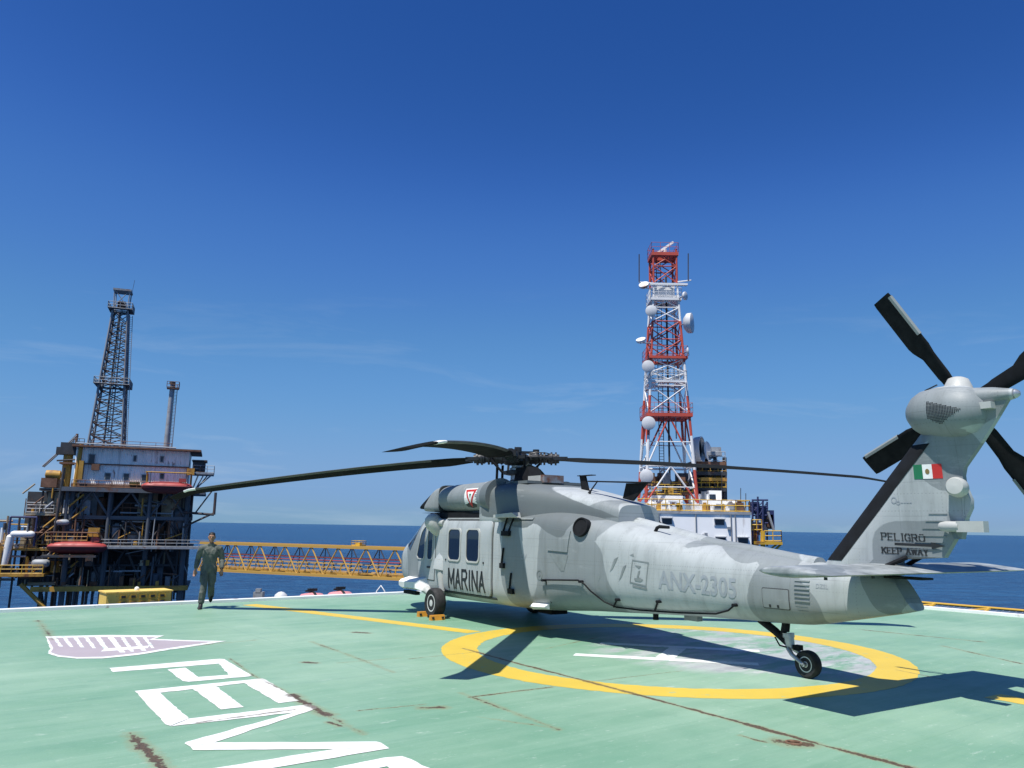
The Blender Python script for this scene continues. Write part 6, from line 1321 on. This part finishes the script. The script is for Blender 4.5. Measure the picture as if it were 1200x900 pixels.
mb.tube([Vector((P.x-.16, P.y, -1.05)), P+Vector((-.12, 0, .12)), P+Vector((0, 0, .28)), P+Vector((.12, 0, .12)), Vector((P.x+.16, P.y, -1.05))], .025, 8); tag(mb.build('handrail_hoop', M_TWHT, None, smooth=50), 'thin white hooped handrail beyond the kerb ahead of the helicopter nose', 'handrail')

# ------------------------------------------------------------------ the walking man
M_SUIT, n, l, b = principled('olive_flight_suit', (.072, .080, .058), .8, 0, .25)
f1 = noise(n, l, 9, 5, .6, sc=(1, 1, .6)); f2 = noise(n, l, 60, 3, .6)
l.new(mixc(n, l, mrange(n, l, f1, .35, .7), (.078, .087, .076), (.135, .146, .128)), b.inputs['Base Color']); bump(n, l, b, mathn(n, l, 'ADD', f1, mathn(n, l, 'MULTIPLY', f2, .1)), .9, .035)
M_SKIN = paint('skin', (.30, .155, .095), .55, .12, 9); M_HAIR = paint('black_hair', (.010, .009, .009), .6, .3, 30); M_BOOT = paint('black_boot_leather', (.018, .017, .016), .5, .3, 14); M_PATCH = paint('suit_patch_dark', (.02, .03, .03), .7, .2, 9)
mp_ = deck(241, 712.5)
MAN = empty('person', mp_, atan2(-mp_.y, -mp_.x)+pi/2+radians(-4))     # local -y faces the camera
tag(MAN, 'man in olive flight suit and black boots walking along the deck edge towards the camera', 'person')
def organic(name, build, mat, voxel, smooth_it=6, parent=MAN):
    """overlapping limb shapes fused into one continuous skin"""
    b = MB(); build(b); o = b.build(name, mat, parent)
    r = o.modifiers.new('fuse', 'REMESH'); r.mode = 'VOXEL'; r.voxel_size = voxel; r.use_smooth_shade = True
    s_ = o.modifiers.new('soft', 'SMOOTH'); s_.factor = .5; s_.iterations = smooth_it
    dg = bpy.context.evaluated_depsgraph_get(); me = bpy.data.meshes.new_from_object(o.evaluated_get(dg)); o.modifiers.clear(); o.data = me
    me.polygons.foreach_set('use_smooth', [True]*len(me.polygons)); return o
def lim(b, pts, n=14):
    """limb with elliptical sections: (point, half width x, half depth y)"""
    rings = []
    ps = [Vector(p[0]) for p in pts]
    for i, (p, rx, ry) in enumerate(pts):
        t = (ps[min(i+1, len(ps)-1)]-ps[max(i-1, 0)]).normalized(); x = Vector((1, 0, 0)); x = (x-t*x.dot(t)).normalized(); y = t.cross(x)
        rings.append([ps[i]+x*cos(2*pi*j/n)*rx+y*sin(2*pi*j/n)*ry for j in range(n)])
    b.loft(rings)
# joints (x = his left is picture right, -y = towards the camera)
HIP, NECK = Vector((0, .02, .93)), Vector((.015, -.02, 1.50))
rK, rA = Vector((-.07, -.17, .53)), Vector((-.105, -.20, .10))          # right leg forward, planted
lK, lA = Vector((.085, -.02, .52)), Vector((.08, .30, .22))              # left leg trailing, heel lifted
rS, rE, rW = Vector((-.19, -.01, 1.41)), Vector((-.268, .06, 1.15)), Vector((-.300, -.04, .91))
lS, lE, lW = Vector((.215, -.01, 1.40)), Vector((.285, .04, 1.14)), Vector((.300, -.12, .92))
def body(b):
    lim(b, [((0, .0, .86), .12, .09), ((0, .0, 1.1), .13, .09), ((.01, -.01, 1.35), .15, .10), ((.015, -.015, 1.46), .07, .06), ((.015, -.02, 1.56), .056, .058)])
    # head: skull, jaw, nose, brow, ears
    hc = Vector((.015, -.045, 1.675))
    lim(b, [(hc+Vector((0, -.012, -.115)), .030, .028), (hc+Vector((0, -.016, -.100)), .048, .052), (hc+Vector((0, -.012, -.07)), .062, .075), (hc+Vector((0, -.004, -.02)), .071, .088), (hc+Vector((0, .002, .03)), .075, .096), (hc+Vector((0, .006, .07)), .068, .088), (hc+Vector((0, .008, .10)), .045, .06), (hc+Vector((0, .008, .112)), .015, .02)], 18)
    lim(b, [(hc+Vector((0, -.090, .015)), .008, .008), (hc+Vector((0, -.105, -.022)), .013, .012), (hc+Vector((0, -.098, -.034)), .016, .010)], 10)
    b.box(hc+Vector((0, -.083, .026)), (.10, .022, .014)); b.box(hc+Vector((0, -.080, -.066)), (.048, .018, .016)); b.box(hc+Vector((0, -.072, -.100)), (.040, .026, .024))
    for s_ in (-1, 1): lim(b, [(hc+Vector((s_*.072, .005, -.035)), .012, .014), (hc+Vector((s_*.082, .010, .0)), .010, .022), (hc+Vector((s_*.080, .010, .025)), .010, .016)], 8)
    for S_, E__, W_, s_ in ((rS, rE, rW, -1), (lS, lE, lW, 1)):
        lim(b, [(Vector((0, 0, 1.42)), .05, .05), (S_, .055, .055), (E__, .042, .042), (W_, .028, .024), (W_+Vector((s_*.004, -.005, -.03)), .030, .018)])
        # hand: palm, four curled fingers, thumb
        pb = W_+Vector((s_*.006, -.008, -.05)); lim(b, [(W_+Vector((0, 0, -.01)), .026, .018), (pb, .040, .017), (pb+Vector((0, -.006, -.045)), .042, .016)], 12)
        for i, (dx, ln) in enumerate(((-.031, .070), (-.010, .080), (.011, .076), (.031, .060))):
            k0 = pb+Vector((dx, -.006, -.045)); lim(b, [(k0, .0092, .0092), (k0+Vector((dx*.1, -.012, -ln*.45)), .0088, .0088), (k0+Vector((dx*.1, -.032, -ln*.78)), .0082, .0082), (k0+Vector((dx*.1, -.046, -ln*.92)), .007, .007)], 8)
        k0 = pb+Vector((-s_*.036, -.008, .0)); lim(b, [(k0+Vector((s_*.012, 0, .01)), .012, .012), (k0+Vector((-s_*.016, -.014, -.028)), .0105, .0105), (k0+Vector((-s_*.016, -.030, -.058)), .009, .009)], 8)
    for K_, A_, s_ in ((rK, rA, -1), (lK, lA, 1)): lim(b, [(HIP+Vector((s_*.09, 0, 0)), .075, .075), (K_, .05, .05), (A_, .04, .04)])
organic('body', body, M_SKIN, .0075, 3)
def suit(b):
    lim(b, [((0, .0, .84), .150, .120), ((0, .0, .93), .170, .130), ((0, .0, 1.06), .155, .118), ((.005, -.005, 1.20), .178, .128), ((.01, -.01, 1.33), .200, .130), ((.012, -.01, 1.42), .185, .105), ((.015, -.012, 1.48), .115, .080), ((.015, -.016, 1.52), .075, .070)], 22)
    for S_, E__, W_, s_ in ((rS, rE, rW, -1), (lS, lE, lW, 1)):
        lim(b, [(Vector((s_*.08, -.01, 1.43)), .085, .08), (S_, .088, .085), (S_.lerp(E__, .5)+Vector((s_*.012, 0, 0)), .074, .076), (E__, .066, .068), (E__.lerp(W_, .25), .067, .068), (E__.lerp(W_, .7), .055, .056), (E__.lerp(W_, .93), .042, .042)], 16)
    for K_, A_, s_ in ((rK, rA, -1), (lK, lA, 1)):
        H_ = HIP+Vector((s_*.088, -.005, -.02)); lim(b, [(H_+Vector((0, 0, .08)), .10, .11), (H_, .108, .118), (H_.lerp(K_, .35), .100, .108), (H_.lerp(K_, .75), .084, .088), (K_, .078, .080), (K_.lerp(A_, .3), .082, .084), (K_.lerp(A_, .65), .078, .078), (K_.lerp(A_, .86), .072, .074), (K_.lerp(A_, .95), .060, .062)], 18)
    # collar, chest pockets, thigh pockets, waist strap ends
    for s_ in (-1, 1):
        b.box((.015+s_*.045, -.085, 1.505), (.07, .03, .05), Matrix.Rotation(s_*.5, 3, 'Y')); b.box((.01+s_*.085, -.128, 1.33), (.10, .03, .13), Matrix.Rotation(s_*.35, 3, 'Y'))
        K_ = (rK, lK)[s_ > 0]; H_ = HIP+Vector((s_*.088, 0, 0)); m = H_.lerp(K_, .55); b.box(m+Vector((s_*.085, -.02, 0)), (.03, .13, .19)); A_ = (rA, lA)[s_ > 0]; m = K_.lerp(A_, .5); b.box(m+Vector((s_*.03, -.075, 0)), (.09, .03, .15))
organic('flight_suit', suit, M_SUIT, .011, 5)
def hair(b):
    hc = Vector((.015, -.045, 1.675)); lim(b, [(hc+Vector((0, .055, -.03)), .062, .045), (hc+Vector((0, .035, .02)), .078, .074), (hc+Vector((0, .010, .055)), .080, .098), (hc+Vector((0, .006, .085)), .074, .094), (hc+Vector((0, .004, .110)), .055, .072), (hc+Vector((0, .004, .124)), .02, .03)], 18)
organic('hair', hair, M_HAIR, .008, 2)
hc = Vector((.015, -.045, 1.675))
for s_ in (-1, 1): MB().revolve([(0, -.009), (.009, -.004), (.011, 0), (.009, .004), (0, .008)], hc+Vector((s_*.030, -.083, .008)), (0, -1, 0), 12).build('eye', M_HAIR, MAN, smooth=60)
def boot(A_, toe, pitch):
    R_ = Matrix.Rotation(pitch, 3, 'X')
    def f(b):
        def T_(x, y, z): return A_+R_ @ Vector((x, y, z))
        lim(b, [(T_(0, .01, .16), .055, .058), (T_(0, .008, .06), .050, .055), (T_(0, .0, -.01), .050, .062), (T_(0, -.02, -.055), .050, .085), (T_(0, -.03, -.075), .046, .10)], 14)
        lim(b, [(T_(0, .07, -.06), .036, .03), (T_(0, -.02, -.05), .045, .045), (T_(toe*.01, -.11, -.065), .050, .032), (T_(toe*.015, -.175, -.075), .042, .024), (T_(toe*.015, -.20, -.08), .02, .012)], 14)
    return organic('boot', f, M_BOOT, .009, 3)
boot(rA, -1, 0.0); boot(lA, 1, radians(-52))
MB().box((.13, -.135, 1.345), (.08, .012, .035)).build('name_patch', M_PATCH, MAN); MB().revolve([(.034, -.012), (.040, -.012), (.040, .012), (.034, .012)], lW+Vector((0, .005, .01)), (0, 0, 1), 16).build('wristwatch', M_BOOT, MAN)
